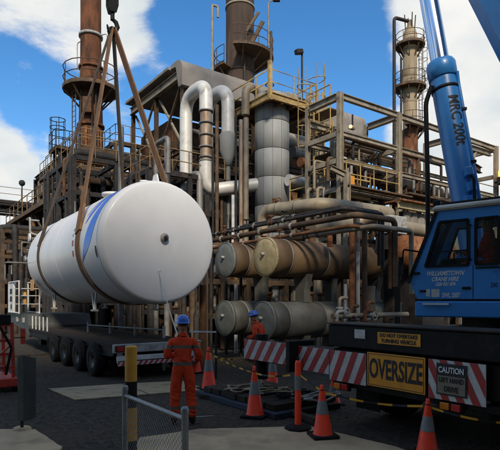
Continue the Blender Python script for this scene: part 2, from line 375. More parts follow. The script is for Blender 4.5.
def ring_platform(root, c, ri, ro, z, mt='yellow_rail', arc=(0, 2*math.pi), deck='brown_steel', n=16, h=1.1, brackets=6):
    c = V((c[0], c[1], 0)); pt = lambda r, t, zz: c+V((math.cos(t)*r, math.sin(t)*r, zz)); a0, a1 = arc; full = a1-a0 > 6.2
    ts = [a0+(a1-a0)*i/n for i in range(n+1)]; b = MB()
    for t0, t1 in zip(ts, ts[1:]):
        q = [pt(ri, t0, z), pt(ro, t0, z), pt(ro, t1, z), pt(ri, t1, z)]; b.prism([x-Z*.1 for x in q], Z*.1)
    b.build('platform_deck', deck, root)
    for i, t in enumerate(ts[:-1] if full else ts):
        if i % 2 == 0: part(root, 'rail_post', mt, 'tube', pt(ro-.04, t, z), pt(ro-.04, t, z+h), .028, n=6)
    for zz, nm in ((h, 'hand_rail'), (h*.5, 'mid_rail')): part(root, nm, mt, 'sweep', [pt(ro-.04, t, z+zz) for t in ts], .028, 6)
    b = MB()
    for t0, t1 in zip(ts, ts[1:]): b.bar(pt(ro-.01, t0, z+.05), pt(ro-.01, t1, z+.05), .02, .14)
    b.build('toe_board', mt, root)
    for i in range(brackets):
        t = a0+(a1-a0)*(i+.5)/brackets; part(root, 'bracket', deck, 'bar', pt(ri, t, z-1.1), pt(ro-.1, t, z-.1), .08, .08)
def flange(root, p, d, r, mt='pipe_grey', n=16):
    d = V(d).normalized(); return part(root, 'flange', mt, 'lathe', V(p)-d*.05, d, [(r*.9, 0), (r*1.35, 0), (r*1.35, .045), (r*1.36, .05), (r*1.35, .1), (r*.9, .1)], n)
def valve(root, p, d, r=.12, mt='dark_steel'):
    d = V(d).normalized(); up = Z if abs(d.z) < .9 else -VV
    b = part(root, 'valve', mt, 'lathe', V(p)-d*r*2, d, [(0, 0), (r*1.5, 0), (r*1.5, .06), (r*.8, .08), (r*1.1, r*1.5), (r*1.2, r*2), (r*1.1, r*2.5), (r*.8, r*4-.08), (r*1.5, r*4-.06), (r*1.5, r*4), (0, r*4)], 12)
    w = MB(); w.tube(V(p), V(p)+up*r*4.2, .025, n=6); w.build('stem', mt, b)
    q = V(p)+up*r*4; e, f = frame(up)
    w = MB(); w.sweep([q+(e*math.cos(t)+f*math.sin(t))*r*1.6 for t in [i*math.pi/6 for i in range(13)]], .02, 6); w.bar(q-e*r*1.6, q+e*r*1.6, .025, .02); w.build('hand_wheel', mt, b)

# ================================================================== SETTING
g = MB(); g.add([(-400, -200, 0), (400, -200, 0), (400, 700, 0), (-400, 700, 0)], [(0, 1, 2, 3)])
struct(g.build('ground', 'gravel'))
def slab(name, poly, z0, z1, mt='concrete'):
    rj = random.Random(len(name)); out = []
    if mt == 'concrete':
        for (x0, y0), (x1, y1) in zip(poly, poly[1:]+poly[:1]):
            n_ = max(1, int(math.hypot(x1-x0, y1-y0)/.16))
            for i in range(n_): out.append((x0+(x1-x0)*i/n_+rj.uniform(-.008, .008), y0+(y1-y0)*i/n_+rj.uniform(-.009, .009)))
        poly = out
    return MB().prism([V((x, y, z0)) for x, y in poly], Z*(z1-z0)).build(name, mt)
struct(slab('concrete_path', [(-1.6, 7.27), (-1.6, -3), (2.6, -3), (2.6, 5.6), (1.98, 6.83), (.95, 7.94), (-.78, 7.76)], .004, .05))
struct(slab('concrete_footpath', [(-6, 7.8), (-6, -3), (-2.3, -3), (-2.3, 5.2), (-2.57, 6.83), (-3.34, 7.76)], .004, .045))
pr = U*14+VV*12
plant = V((-9, 20, 0))
struct(MB().prism([plant+U*-12+VV*-2, plant+U*26+VV*-2-V((0, 0, 0)), plant+U*26+VV*40, plant+U*-12+VV*40], Z*.06).build('plant_paving', 'gravel')).location.z = .002

# added building, out of view behind the camera, put in to shade the yard
o_ = V((-45, -8, 0)); root = thing('added_shade_building', 'unseen tall sheeted building added behind the viewpoint to shade the yard', 'building', o_)
HB = 19.0
for k in range(45):
    a = o_+V((k*2.0, 0, 0)); MB().prism([a, a+V((1.98, 0, 0)), a+V((1.98, 0, HB)), a+V((0, 0, HB))], V((0, -.2-.05*(k % 2), 0))).build('wall_sheet', 'wall_sheet', root)
MB().prism([o_+V((-.3, .3, HB)), o_+V((90.3, .3, HB)), o_+V((90.3, -25, HB)), o_+V((-.3, -25, HB))], Z*.2).build('roof', 'dark_steel', root)
for k in range(6):
    a = o_+V((10+k*13, .03, 0)); MB().box(a+Z*3, 5, .1, 6, V((1, 0, 0)), V((0, 1, 0))).build('shade_building_door', 'sheet_dark', root)

# loose stones on the gravel
b = MB(); rs = random.Random(3)
for i in range(9000):
    Y = 6.2+rs.random()**1.6*12; X = (rs.random()*1.2-.62)*Y; s = rs.uniform(.005, .020)*(1+.04*Y)*(2 if rs.random() < .04 else 1)
    c = V((X, Y, .003)); a = rs.random()*6.3
    if -1.6 < X < 2.2 and Y < 8.0: continue
    if X < -2.5 and Y < 7.9: continue
    e, f = V((math.cos(a), math.sin(a), 0))*s, V((-math.sin(a), math.cos(a), 0))*s*rs.uniform(.6, .9)
    b.add([c-e, c+f, c+e, c-f, c+Z*s*.7+e*.2], [(0, 4, 1), (1, 4, 2), (2, 4, 3), (3, 4, 0)])
mat('stones', (.06, .053, .043), (.10, .088, .07), .95, scale=30, vary=0, spec=.2)
o = b.build('gravel_stones', 'stones'); o['kind'] = 'stuff'; o['label'] = 'loose dark gravel stones scattered over the yard'

# ================================================================== PLANT
# ---- rust brown stack, left
c = V((-9.55, 30, 0)); root = thing('rusty_stack', 'tall tapered rust-orange chimney stack behind the lifting slings', 'chimney', c)
zz = [0, 5, 9, 12.5, 16, 17.9, 22, 26]
for i in range(len(zz)-1):
    r_ = lambda z: .60+.38*max(0, (17-z)/17)**1.0
    z0, z1 = zz[i], zz[i+1]
    part(root, 'shell_section', 'stack_rust', 'lathe', c, Z, [(r_(z0)+.0, z0), (r_(z1), z1-.02)], 28)
    part(root, 'ring_flange', 'pale_steel' if abs(z1-17.9) < .1 else 'stack_rust', 'lathe', c, Z, [(r_(z1)-.01, z1-.12), (r_(z1)+.10, z1-.12), (r_(z1)+.10, z1+.02), (r_(z1)-.01, z1+.02)], 28)
ring_platform(root, c, .62, 1.62, 14.6, 'brown_steel', brackets=8, h=1.25)
for t in (2.6, 5.9):     # pale hooped guard rods over the platform
    q = c+V((math.cos(t), math.sin(t), 0))
    part(root, 'guard_rod', 'pale_steel', 'path', [c+V((math.cos(t), math.sin(t), 0))*1.2+Z*14.6, c+V((math.cos(t), math.sin(t), 0))*1.2+Z*17.8, c+V((math.cos(t), math.sin(t), 0))*.6+Z*17.8], .03, 6, .2)
for k in range(5):       # stiffening fins low on the shell
    t = R(225+k*22); q = c+V((math.cos(t), math.sin(t), 0))*.93
    part(root, 'fin', 'rust_orange', 'bar', q+Z*9.9, q-V((math.cos(t), math.sin(t), 0))*.05+Z*12.2, .09, .12)
ladder(root, c+V((-.75, -.75, 9)), 5.6, V((-1, -1, 0)), 'brown_steel', cage=False)
part(root, 'service_box', 'rust', 'box', c+V((.1, -.85, 13.4)), .5, .4, .9)
for dx, zz0 in ((-.35, 10), (.35, 10.5), (.6, 9)): part(root, 'conduit', 'dark_steel', 'tube', c+V((dx, -.88, zz0)), c+V((dx*.9, -.78, 14.5)), .05, n=8)
# lower caged landing left of the stack
c2 = P(66, 165, 31); base = V((c2.x, c2.y, 0))
root = thing('access_tower', 'small caged ladder landing of dark steel left of the rusty stack', 'access tower', base)
w = 1.1
for sx in (-1, 1):
    for sy in (-1, 1): part(root, 'column', 'dark_steel', 'hbeam', base+U*w*sx*.5+VV*w*sy*.5, base+U*w*sx*.5+VV*w*sy*.5+Z*zat(150, 31), .14, .14)
dz = zat(152, 31)
part(root, 'platform_deck', 'brown_steel', 'box', base+Z*dz, 1.7, 1.5, .1, U, VV)
rail(root, [base+Z*dz+U*a*.82+VV*b_*.72 for a, b_ in ((-1, -1), (1, -1), (1, 1), (-1, 1))], 1.1, 'dark_steel', closed=True, spacing=.8)
for k in (0, 1): part(root, 'cage_hoop', 'dark_steel', 'sweep', [base+Z*(dz+1.4+.5*k)-U*.5+V((math.cos(t), math.sin(t), 0))*.45 for t in [i*math.pi/8 for i in range(17)]], .025, 6)
for i in range(6):
    t = i*math.pi/3; part(root, 'cage_strap', 'dark_steel', 'tube', base-U*.5+V((math.cos(t), math.sin(t), 0))*.45+Z*(dz-.5), base-U*.5+V((math.cos(t), math.sin(t), 0))*.45+Z*(dz+1.95), .022, n=5)
for z in (4, 6.5, 9):
    for a, b_ in ((1, 1), (1, -1), (-1, 1), (-1, -1)): pass
    part(root, 'beam', 'dark_steel', 'bar', base+U*-.55-VV*.55+Z*z, base+U*.55-VV*.55+Z*z, .12, .16); part(root, 'beam', 'dark_steel', 'bar', base-U*.55-VV*.55+Z*z, base-U*.55+VV*.55+Z*z, .12, .16)

# ---- dark brown stack behind the heater house
c = V(((240-250)/500*38, 38, 0)); root = thing('brown_stack', 'wide dark brown chimney stack rising behind the heater roof', 'chimney', c)
for z0, z1 in ((0, 8), (8, 15), (15, 19.3), (19.3, 24.2), (24.2, 30)):
    part(root, 'shell_section', 'stack_brown', 'lathe', c, Z, [(1.07, z0), (1.07, z1-.02)], 32)
    part(root, 'ring_flange', 'frame_steel' if z1 == 24.2 else 'stack_brown', 'lathe', c, Z, [(1.06, z1-.1), (1.13, z1-.1), (1.13, z1+.04), (1.06, z1+.04)], 32)
ring_platform(root, c, 1.1, 2.55, 20.4, 'brown_steel', brackets=5, h=1.3, deck='ex_rust', arc=(-1.75, 1.3)); ring_platform(root, c, 1.1, 2.0, 19.4, 'brown_steel', brackets=3, h=1.3, deck='ex_rust', arc=(2.3, 4.1), n=8)
part(root, 'lug_plate', 'ex_rust', 'bar', c+V((.7, -1.1, 20.7)), c+V((1.7, -1.5, 22.4)), .1, .3)
part(root, 'lug_plate', 'ex_rust', 'bar', c+V((.5, -1.1, 21.9)), c+V((1.4, -1.3, 23.2)), .1, .2)
q = c+V((2.1, -1.5, 20.6)); part(root, 'lamp_post', 'frame_steel', 'path', [q, q+Z*3.2, q+Z*3.4+V((.5, 0, 0))], .05, 6, .2); part(root, 'lamp_head', 'dark_steel', 'box', q+Z*3.35+V((.6, 0, 0)), .5, .25, .16)
q = c+V((-2.0, -1.5, 20.6)); part(root, 'sample_pipe', 'frame_steel', 'path', [q-Z*2, q+Z*3.0, q+Z*3.0+V((.4, .2, 0)), q+Z*2.2+V((.4, .2, 0))], .09, 8, .15)
part(root, 'conduit', 'dark_steel', 'tube', c+V((.35, -1.2, 12)), c+V((.35, -1.2, 21)), .08, n=8)

# ---- heater house
K = V(((184-250)/500*26, 26, 0)); ZT = zat(60, 26); UL, VL = 14.0, 6.6
root = thing('heater_house', 'steel framed heater house with rounded grey roof duct and X-braced gable', 'furnace', K)
def hp(s, t, z): return K+U*s+VV*t+Z*z
prof = [(-.35, ZT-1.45)]+[(-.35+.55*(1-math.cos(a)), ZT-.62+.6*math.sin(a)) for a in [i*math.pi/2/6 for i in range(7)]]+[(.9, ZT-.02), (.9, ZT-.22), (.35, ZT-.30), (.05, ZT-1.45)]
b = MB(); n = len(prof); segs = 8
for k in range(segs):
    s0, s1 = -.3+k*UL/segs+.0, -.3+(k+1)*UL/segs-.015
    bb = MB(); bb.prism([hp(s0, t, z) for t, z in prof], U*(s1-s0)); bb.build('roof_duct_section', 'duct', root)
    if k: part(root, 'band', 'duct', 'prism', [hp(s0-.05, t-.012, z+.012) for t, z in prof[:8]]+[hp(s0-.05, t+.04, z-.04) for t, z in prof[:8][::-1]], U*.09)
for k in range(6):
    t0, t1 = .93+k*(VL-.7)/6, .93+(k+1)*(VL-.7)/6-.02
    part(root, 'roof_sheet', 'duct', 'prism', [hp(-.45, t0, ZT-.26), hp(-.45, t1, ZT-.26), hp(-.45, t1, ZT-.12), hp(-.45, t0, ZT-.12)], U*(UL-.2))
part(root, 'verge_beam', 'frame_steel', 'hbeam', hp(-.15, .2, ZT-.75), hp(-.15, VL, ZT-.75), .22, .42)
for t in (0, VL/2, VL): part(root, 'column', 'brown_steel', 'hbeam', hp(0, t, 0), hp(0, t, ZT-.5), .30 if t == 0 else .2, .30 if t == 0 else .2, .03)
for s in (4.6, 9.2, 13.6):
    for t in (0, VL): part(root, 'column', 'brown_steel', 'hbeam', hp(s, t, 0), hp(s, t, ZT-1.5 if t == 0 else ZT-.5), .3, .3, .03)
zb = [ZT-.95, ZT-4.6, ZT-7.6]
for i in range(2):
    for k in range(2):
        t0, t1 = k*VL/2+.1, (k+1)*VL/2-.1
        part(root, 'brace', 'brown_steel', 'bar', hp(-.03, t0, zb[i]), hp(-.03, t1, zb[i+1]), .10, .10); part(root, 'brace', 'frame_steel', 'bar', hp(.12, t1, zb[i]), hp(.12, t0, zb[i+1]), .10, .10)
    part(root, 'girt', 'brown_steel', 'hbeam', hp(0, 0, zb[i+1]), hp(0, VL, zb[i+1]), .22, .3)
    for k in range(3): part(root, 'girt', 'brown_steel', 'hbeam', hp((0, 4.6, 9.2)[k], 0, zb[i+1]), hp((4.6, 9.2, 13.6)[k], 0, zb[i+1]), .22, .3)
# casing inside
cs0, cs1, ct0, ct1, cz0, cz1 = .9, 13, 3.0, 7.4, 3.5, ZT-2.0
npan = 7
for k in range(npan):
    t0, t1 = ct0+(ct1-ct0)*k/npan, ct0+(ct1-ct0)*(k+1)/npan-.03
    for z0, z1 in ((cz0, 7.0), (7.03, 10.2), (10.23, cz1)): part(root, 'casing_panel', 'rust', 'box', hp(cs0, (t0+t1)/2, (z0+z1)/2), .08+.03*(k % 2), t1-t0, z1-z0, U, VV)
for k in range(10):
    s0, s1 = cs0+.06+(cs1-cs0)*k/10, cs0+(cs1-cs0)*(k+1)/10
    for z0, z1 in ((cz0, 7.0), (7.03, 10.2), (10.23, cz1)): part(root, 'casing_panel', 'rust' if k % 3 else 'brown_steel', 'box', hp((s0+s1)/2, ct0, (z0+z1)/2), s1-s0, .08+.03*(k % 2), z1-z0, U, VV)
part(root, 'casing_roof', 'brown_steel', 'box', hp((cs0+cs1)/2, (ct0+ct1)/2, cz1+.05), cs1-cs0, ct1-ct0, .08, U, VV)
# front header pipes inside the frame
for z, r_, mt in ((ZT-3.2, .16, 'pipe_grey'), (ZT-5.4, .2, 'brown_steel'), (ZT-6.6, .12, 'dark_steel'), (ZT-8.2, .2, 'pipe_tan'), (ZT-9.6, .14, 'brown_steel')):
    part(root, 'header_pipe', mt, 'tube', hp(.5, 1.1, z), hp(13.2, 1.1, z), r_, n=12)
for i in range(9):
    s = 1.2+i*1.35; part(root, 'riser_pipe', rs.choice(['dark_steel', 'brown_steel', 'pipe_grey']), 'path', [hp(s, 1.5, 1), hp(s, 1.5, ZT-3-rs.random()*2), hp(s, 2.6, ZT-3-rs.random()*2)], rs.uniform(.07, .14), 8)

for z, s0_, s1_, mt in ((zat(128, 25.4), 2.2, 6.4, 'brown_steel'), (zat(162, 25.4), 1.0, 7.0, 'brown_steel'), (zat(205, 25.4), .6, 7.0, 'dark_steel')):
    part(root, 'service_deck', 'ex_rust', 'prism', [hp(s0_, .3, z), hp(s1_, .3, z), hp(s1_, 1.2, z), hp(s0_, 1.2, z)], Z*.06)
    rail(root, [hp(s0_, 1.2, z+.06), hp(s0_, .3, z+.06), hp(s1_, .3, z+.06)], 1.05, mt, spacing=1.0, r=.03)
for i in range(26):
    s = rs.uniform(.3, 8.5); z0_ = rs.uniform(.06, 6); part(root, 'riser_pipe', rs.choice(['dark_steel', 'brown_steel', 'pipe_grey', 'rust', 'pipe_tan']), 'tube', hp(s, rs.uniform(.1, 1.9), z0_), hp(s, rs.uniform(.1, 1.9), z0_)*0+hp(s, .0, 0)+VV*rs.uniform(.1, 1.9)*0+VV*1.0+Z*rs.uniform(z0_+2, ZT-2.5), rs.uniform(.03, .09), n=8)
# ---- twin insulated bend pipes in front of the heater
yA = 24.3; pA = P(206, 85, yA); r_ = .33
root = thing('bend_pipe', 'bright silver insulated pipe looping over and dropping to a white lower elbow', 'pipe', V((pA.x, pA.y, 0)))
zt = zat(84, yA); dA = ax(pA, VV, 186)-pA; left = pA+dA
zlow = zat(191, yA)
part(root, 'upper_bend', 'pipe_cladding', 'path', [V((left.x, left.y, zat(215, left.y))), V((left.x, left.y, zt)), V((pA.x, pA.y, zt)), V((pA.x, pA.y, zat(112, yA)))], r_, 20, .95, 12)
part(root, 'rusty_length', 'pipe_rusty_bright', 'tube', V((pA.x, pA.y, zat(112, yA))), V((pA.x, pA.y, zat(160, yA))), r_*.86, n=20)
endp = V((.7, 24.9, zat(184, 24.9)))
part(root, 'lower_elbow', 'pipe_cladding', 'path', [V((pA.x, pA.y, zat(162, yA))), V((pA.x, pA.y, zlow)), endp], r_*1.02, 20, .9, 10)
for py in (112, 124, 136, 148, 158, 162): part(root, 'band', 'pipe_grey', 'lathe', V((pA.x, pA.y, zat(py, yA))), Z, [(r_*.8, 0), (r_*1.07, 0), (r_*1.07, .07), (r_*.8, .07)], 20)
part(root, 'pipe_shoe', 'dark_steel', 'bar', V((pA.x, pA.y, 0)), V((pA.x, pA.y, zlow-.2)), .25, .25)
yB = 25.0; pB = P(228, 88, yB); zt = zat(87, yB); lB = ax(pB, VV, 207)
root = thing('bend_pipe', 'second silver insulated bend pipe dropping into a tapered grey drum', 'pipe', V((pB.x, pB.y, 0)))
part(root, 'upper_bend', 'pipe_cladding', 'path', [V((lB.x, lB.y, zt-7.5)), V((lB.x, lB.y, zt)), V((pB.x, pB.y, zt)), V((pB.x, pB.y, zat(135, yB)))], .33, 20, 1.0, 12)
part(root, 'tapered_drum', 'cladding', 'lathe', V((pB.x, pB.y, zat(166, yB))), Z, [(0, 0), (.18, 0), (.26, .35), (.42, .75), (.42, 1.55), (.34, 1.65), (0, 1.65)], 20)
part(root, 'drain_pipe', 'pipe_grey', 'tube', V((pB.x, pB.y, .06)), V((pB.x, pB.y, zat(165, yB))), .13, n=12)
for px, py0, py1, r1, mt in ((217, 105, 185, .09, 'brown_steel'), (241, 120, 240, .10, 'pipe_rusty_bright'), (246, 118, 215, .13, 'pipe_tan'), (233, 195, 245, .08, 'white_frame'), (213, 150, 260, .06, 'dark_steel'), (236, 110, 200, .05, 'dark_steel')):
    q = P(px, 0, 23.6); b0 = V((q.x, q.y, .06)); t_ = V((q.x, q.y, zat(py0, 23.6)))
    o = MB().tube(b0, t_, r1, n=10).build('riser_pipe', mt)
    base_at(o, b0); tag(o, {217: 'thin brown riser pipe left of the tapered grey drum', 241: 'rust streaked bright riser pipe left of the grey column', 246: 'tan riser pipe touching the left edge of the grey column', 233: 'short white pipe stub below the silver lower elbow', 213: 'thin dark riser pipe just right of the silver bend pipe', 236: 'thinnest dark riser pipe beside the tapered grey drum'}[px], 'pipe')

# ---- grey clad process column with platform
c = V(((272-250)/500*25, 25, 0)); rC = .86
root = thing('process_column', 'grey insulated vertical process column carrying a yellow platform', 'column vessel', c)
ztop = zat(97, 25); nr = 8; hh = (ztop-1.2)/nr; NP = 12
part(root, 'vessel_core', 'dark_steel', 'lathe', c, Z, [(0, .06), (rC-.03, .06), (rC-.03, ztop), (0, ztop)], 32)
proto = {}
for j in range(nr):
    for k in range(NP):
        bb = MB(); z0 = 1.2+j*hh
        if (k) not in proto:
            bb.lathe(c, Z, [(rC-.02, 0), (rC, .012), (rC, hh-.03), (rC-.02, hh-.018)], 3, True, ((k+.012)*2*math.pi/NP, (k+.985)*2*math.pi/NP))
            ob = bb.build('cladding_sheet', 'cladding', root); proto[k] = ob; ob.location = (0, 0, z0)
        else:
            ob = proto[k].copy(); COL.objects.link(ob); ob.parent = root; ob.location = (0, 0, z0)
part(root, 'skirt', 'pipe_grey', 'lathe', c, Z, [(rC+.04, .06), (rC+.04, 1.15), (rC-.05, 1.15)], 32)
zd = zat(93, 23.3); near = P(270, 93, 23.3); l_ = ax(near, VV, 231); rr = ax(near, U, 316)
near, l_, rr = [V((p.x, p.y, zd)) for p in (near, l_, rr)]; fr = l_+rr-near
part(root, 'platform_deck', 'rust', 'prism', [p-Z*.02 for p in (near, rr, fr, l_)], Z*-.10)
for a, b_ in ((near, rr), (rr, fr), (fr, l_), (l_, near)): part(root, 'edge_beam', 'yellow_rail', 'hbeam', a-Z*.1, b_-Z*.1, .14, .32)
for f in (.25, .5, .75): part(root, 'joist', 'rust', 'bar', near+(rr-near)*f-Z*.24, l_+(fr-l_)*f-Z*.24, .12, .2)
rail(root, [l_, near, rr, fr], 1.15, 'yellow_rail', spacing=1.2, r=.035)
part(root, 'corner_post', 'yellow_rail', 'bar', near-Z*.3, near+Z*1.5, .16, .16)
q = (near+fr)/2
part(root, 'gear_box', 'frame_steel', 'box', q+U*.8+VV*-.3+Z*.6, .9, .7, .6, U, VV, Z, .08); part(root, 'motor', 'dark_steel', 'tube', q+U*1.3+VV*-.3+Z*.65, q+U*2.0+VV*-.3+Z*.65, .28, n=14); part(root, 'pedestal', 'brown_steel', 'box', q+U*.9-VV*.3+Z*.15, 1.4, .8, .3, U, VV)
part(root, 'top_nozzle', 'pipe_tan', 'path', [q-U*.9, q-U*.9+Z*.8, q-U*1.7+Z*.8, q-U*1.7-Z*.6], .2, 12)
valve(root, q+U*-.2+Z*.7, U, .14); valve(root, q+U*.2+VV*.8+Z*.6, U, .14)
part(root, 'lamp_post', 'brown_steel', 'tube', near+U*.3+VV*.3, near+U*.3+VV*.3+Z*3.1, .06, n=8)
for f in (): part(root, 'stay_pipe', 'dark_steel', 'path', [q+U*(f*.25-1)+VV*-.9-Z*9.5, q+U*(f*.25-1)+VV*-.9-Z*.3], .05, 8) if f in (0, 4) else None
ladder(root, ax(near, U, 310)-VV*.25-Z*5.6, 5.6+.9, -VV, 'yellow_rail'); ladder(root, ax(near, U, 318)-VV*.1-Z*5.6, 4.0, -VV, 'yellow_rail', cage=False)
# floodlight pole
q = ax(fr, U, 300); q = V((q.x, q.y, 0))+VV*2
q = V((P(302, 0, 30).x, 30, 0)); root = thing('floodlight_pole', 'slender pole with small floodlight standing against the blue sky', 'lamp', q)
part(root, 'pole', 'dark_steel', 'tube', q, q+Z*zat(52, 30), .06, n=8); part(root, 'lamp_head', 'dark_steel', 'box', q+Z*zat(53, 30)-U*.25, .5, .35, .28, (U+Z*.3).normalized(), VV, (Z-U*.3).normalized(), .04)
part(root, 'bracket', 'dark_steel', 'bar', q+Z*zat(54, 30), q+Z*zat(54, 30)-U*.3, .05, .05)

# ---- slim tower, right
c = V((160/500*45, 45, 0)); root = thing('slim_tower', 'slender tan column with two round platforms left of the crane ram', 'column vessel', c)
z0, z1 = 0, zat(130, 45)
part(root, 'lower_shell', 'stack_rust', 'lathe', c, Z, [(.95, .06), (.95, 14.2), (.68, 15.6), (.68, z1)], 24)
prev = z1
for zc in (z1+2.4, z1+4.8, z1+7.2, zat(35, 45)):
    part(root, 'shell_section', 'tower_tan', 'lathe', c, Z, [(.62, prev), (.62, zc-.03), (.57, zc-.03)], 24); prev = zc
part(root, 'top_dome', 'tower_tan', 'lathe', c, Z, [(.62, prev), (.5, prev+.4), (.25, prev+.8), (.22, prev+1.3), (0, prev+1.3)], 20)
ring_platform(root, c, .63, 1.3, zat(46, 45), 'brown_steel', brackets=8, h=1.0); ring_platform(root, c, .63, 1.4, zat(88, 45), 'brown_steel', brackets=8, h=1.2)
ring_platform(root, c, .63, 1.5, zat(128, 45), 'brown_steel', brackets=6, h=1.1, arc=(-2.2, 1.6))
zc = zat(31, 45); part(root, 'overhead_pipe', 'dark_steel', 'path', [c+Z*(prev+1.2), c+Z*(prev+1.25)-V((1.6, .6, 0)), c-V((1.6, .6, 0))+Z*4], .15, 10, .35)
part(root, 'overhead_pipe', 'dark_steel', 'path', [c+V((-.95, -.5, 4)), c+V((-.95, -.5, zat(60, 45)))], .10, 8)
ladder(root, c+V((.8, -.45, zat(128, 45))), 7.6, V((.6, -1, 0)), 'brown_steel')
for k in range(4): part(root, 'davit', 'brown_steel', 'path', [c+V((math.cos(k*1.6)*.4, math.sin(k*1.6)*.4, prev+.3)), c+V((math.cos(k*1.6)*.5, math.sin(k*1.6)*.5, prev+1.8))], .05, 6)

# ---- generic pipe racks that fill the plant
def rack(root, o, nu, nv, su, sv, levels, seed, cm='brown_steel', pipes=5, near_=False, drops=6, pm=('brown_steel', 'dark_steel', 'pipe_grey', 'pipe_tan', 'rust'), rails=0, pr=(.05, .2), braces=.3, ends=.12, topfill=True):
    rg = random.Random(seed); o = V((o.x, o.y, 0)); fb = 'hbeam' if near_ else 'bar'; w = .24 if near_ else .2
    def pt(i, j, z): return o+U*i*su+VV*j*sv+Z*z
    for i in range(nu+1):
        for j in range(nv+1): part(root, 'column', cm, fb, pt(i, j, .06), pt(i, j, levels[-1]), w, w)
    lv0 = 0
    for li, z in enumerate(levels):
        for j in range(nv+1):
            for i in range(nu): part(root, 'beam', cm, fb, pt(i, j, z)+U*w*.55, pt(i+1, j, z)-U*w*.55, w*.8, w*1.1)
        for i in range(nu+1):
            for j in range(nv): part(root, 'beam', cm, fb, pt(i, j, z)+VV*w*.55, pt(i, j+1, z)-VV*w*.55, w*.8, w*1.1)
        if rg.random() < braces*2:
            i = rg.randrange(nu); part(root, 'brace', cm, 'bar', pt(i, 0, lv0)+VV*.05, pt(i+1, 0, z)+VV*.05, .1, .1)
        if rg.random() < braces*2:
            j = rg.randrange(nv); part(root, 'brace', cm, 'bar', pt(0, j, lv0)+U*.05, pt(0, j+1, z)+U*.05, .1, .1)
        lv0 = z
        if li == len(levels)-1 and not topfill: continue
        for k in range(pipes):
            r = rg.uniform(*pr); mt = rg.choice(pm) if z > 3.2 else rg.choice(('dark_steel', 'dark_steel', 'brown_steel', 'rust'))  # low levels get darker steels: shade among the dense pipes put into colour
            if rg.random() < .55:
                t = rg.uniform(.1, nv*sv-.1); a = o+VV*t+Z*(z+w*.55+r)-U*rg.uniform(0, ends); e = o+VV*t+Z*(z+w*.55+r)+U*(nu*su+rg.uniform(0, ends))
            else:
                t = rg.uniform(.1, nu*su-.1); a = o+U*t+Z*(z+w*.55+r)-VV*rg.uniform(0, ends); e = o+U*t+Z*(z+w*.55+r)+VV*(nv*sv+rg.uniform(0, ends))
            pts = [a, e]
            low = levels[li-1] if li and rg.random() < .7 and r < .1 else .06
            if low < .1 and rg.random() < .85: mt = rg.choice(('dark_steel', 'dark_steel', 'brown_steel'))  # legs reaching the ground mostly dark, colour standing in for shade low down
            pts = [V((a.x, a.y, low))]+pts+[V((e.x, e.y, low))]
            part(root, 'pipe', mt, 'path', pts, r, 8, seg=3)
            if rg.random() < .5:
                d = (e-a).normalized(); L_ = (e-a).length
                flange(root, a+d*L_*rg.uniform(.2, .8), d, r, mt, 8)
            if rg.random() < .3:
                d = (e-a).normalized(); valve(root, a+d*(e-a).length*rg.uniform(.1, .9), d, max(r, .09), rg.choice(('dark_steel', 'rust', 'brown_steel')))
    for k in range(drops):
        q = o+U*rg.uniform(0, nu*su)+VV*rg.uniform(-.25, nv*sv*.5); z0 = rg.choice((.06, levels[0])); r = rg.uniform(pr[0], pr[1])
        part(root, 'riser_pipe', rg.choice(('dark_steel', 'dark_steel', 'brown_steel', 'pipe_grey') if z0 < 1 else pm), 'tube', q+Z*z0, q+Z*rg.uniform(levels[min(1, len(levels)-1)], levels[-1]), r, n=8)  # risers from the ground coloured darker to imitate the shade down there
    if rails:
        z = levels[-1]+.12; rail(root, [pt(0, nv, z), pt(0, 0, z), pt(nu, 0, z)], 1.05, 'tan_rail', spacing=su/2, toe=False)

# walkway deck with hand rails, far left, two tiers
wA = V((P(88, 0, 26).x, 26, 0)); zW = zat(178, 26)
root = thing('walkway_structure', 'rusty elevated walkway with handrails stepping away at the far left', 'walkway', wA)
rack(root, wA, 1, 5, 2.6, 4.0, [3.0, 5.8, zW-.15], 11, pipes=5, drops=10, rails=0)
ww = [wA+Z*zW-U*.35, wA+Z*zW-U*.35+VV*20, wA+Z*zW+U*2.9+VV*20, wA+Z*zW+U*2.9]
part(root, 'walkway_deck', 'brown_steel', 'prism', ww, Z*.06); part(root, 'edge_beam', 'ex_rust', 'bar', ww[0]-Z*.06, ww[1]-Z*.06, .1, .3)
rail(root, [ww[3]+Z*.06, ww[0]+Z*.06, ww[1]+Z*.06], 1.1, 'tan_rail', spacing=1.6, toe=False, r=.035)
rack(root, wA+VV*2.6+U*.5, 1, 4, 2.2, 2.4, [zW+1.2, zW+2.3], 31, 'brown_steel', pipes=6, drops=12, pr=(.04, .12), rails=1)
rack(root, wA+VV*4.5+U*3.2, 2, 2, 2.0, 2.4, [zW-1, zW+1.6, zW+3.6], 32, 'brown_steel', pipes=6, drops=14, pr=(.04, .14), rails=1)
# second tier behind it
sB = wA+VV*7+U*.8; zW2 = zW+2.9
for j in range(4):
    for i in (0, 1): part(root, 'column', 'dark_steel', 'hbeam', sB+VV*j*2.6+U*i*2+Z*(zW+.07), sB+VV*j*2.6+U*i*2+Z*zW2, .26, .26)
part(root, 'upper_beam', 'dark_steel', 'hbeam', sB+Z*zW2, sB+VV*7.8+Z*zW2, .24, .3); part(root, 'upper_beam', 'dark_steel', 'hbeam', sB+U*2+Z*zW2, sB+U*2+VV*7.8+Z*zW2, .24, .3)
for j in range(4): part(root, 'upper_beam', 'dark_steel', 'hbeam', sB+VV*j*2.6+Z*(zW2-1.3), sB+U*2+VV*j*2.6+Z*(zW2-1.3), .2, .26)
part(root, 'upper_deck', 'brown_steel', 'prism', [sB+Z*(zW2-1.1), sB+U*2+Z*(zW2-1.1), sB+U*2+VV*5.2+Z*(zW2-1.1), sB+VV*5.2+Z*(zW2-1.1)], Z*.06)
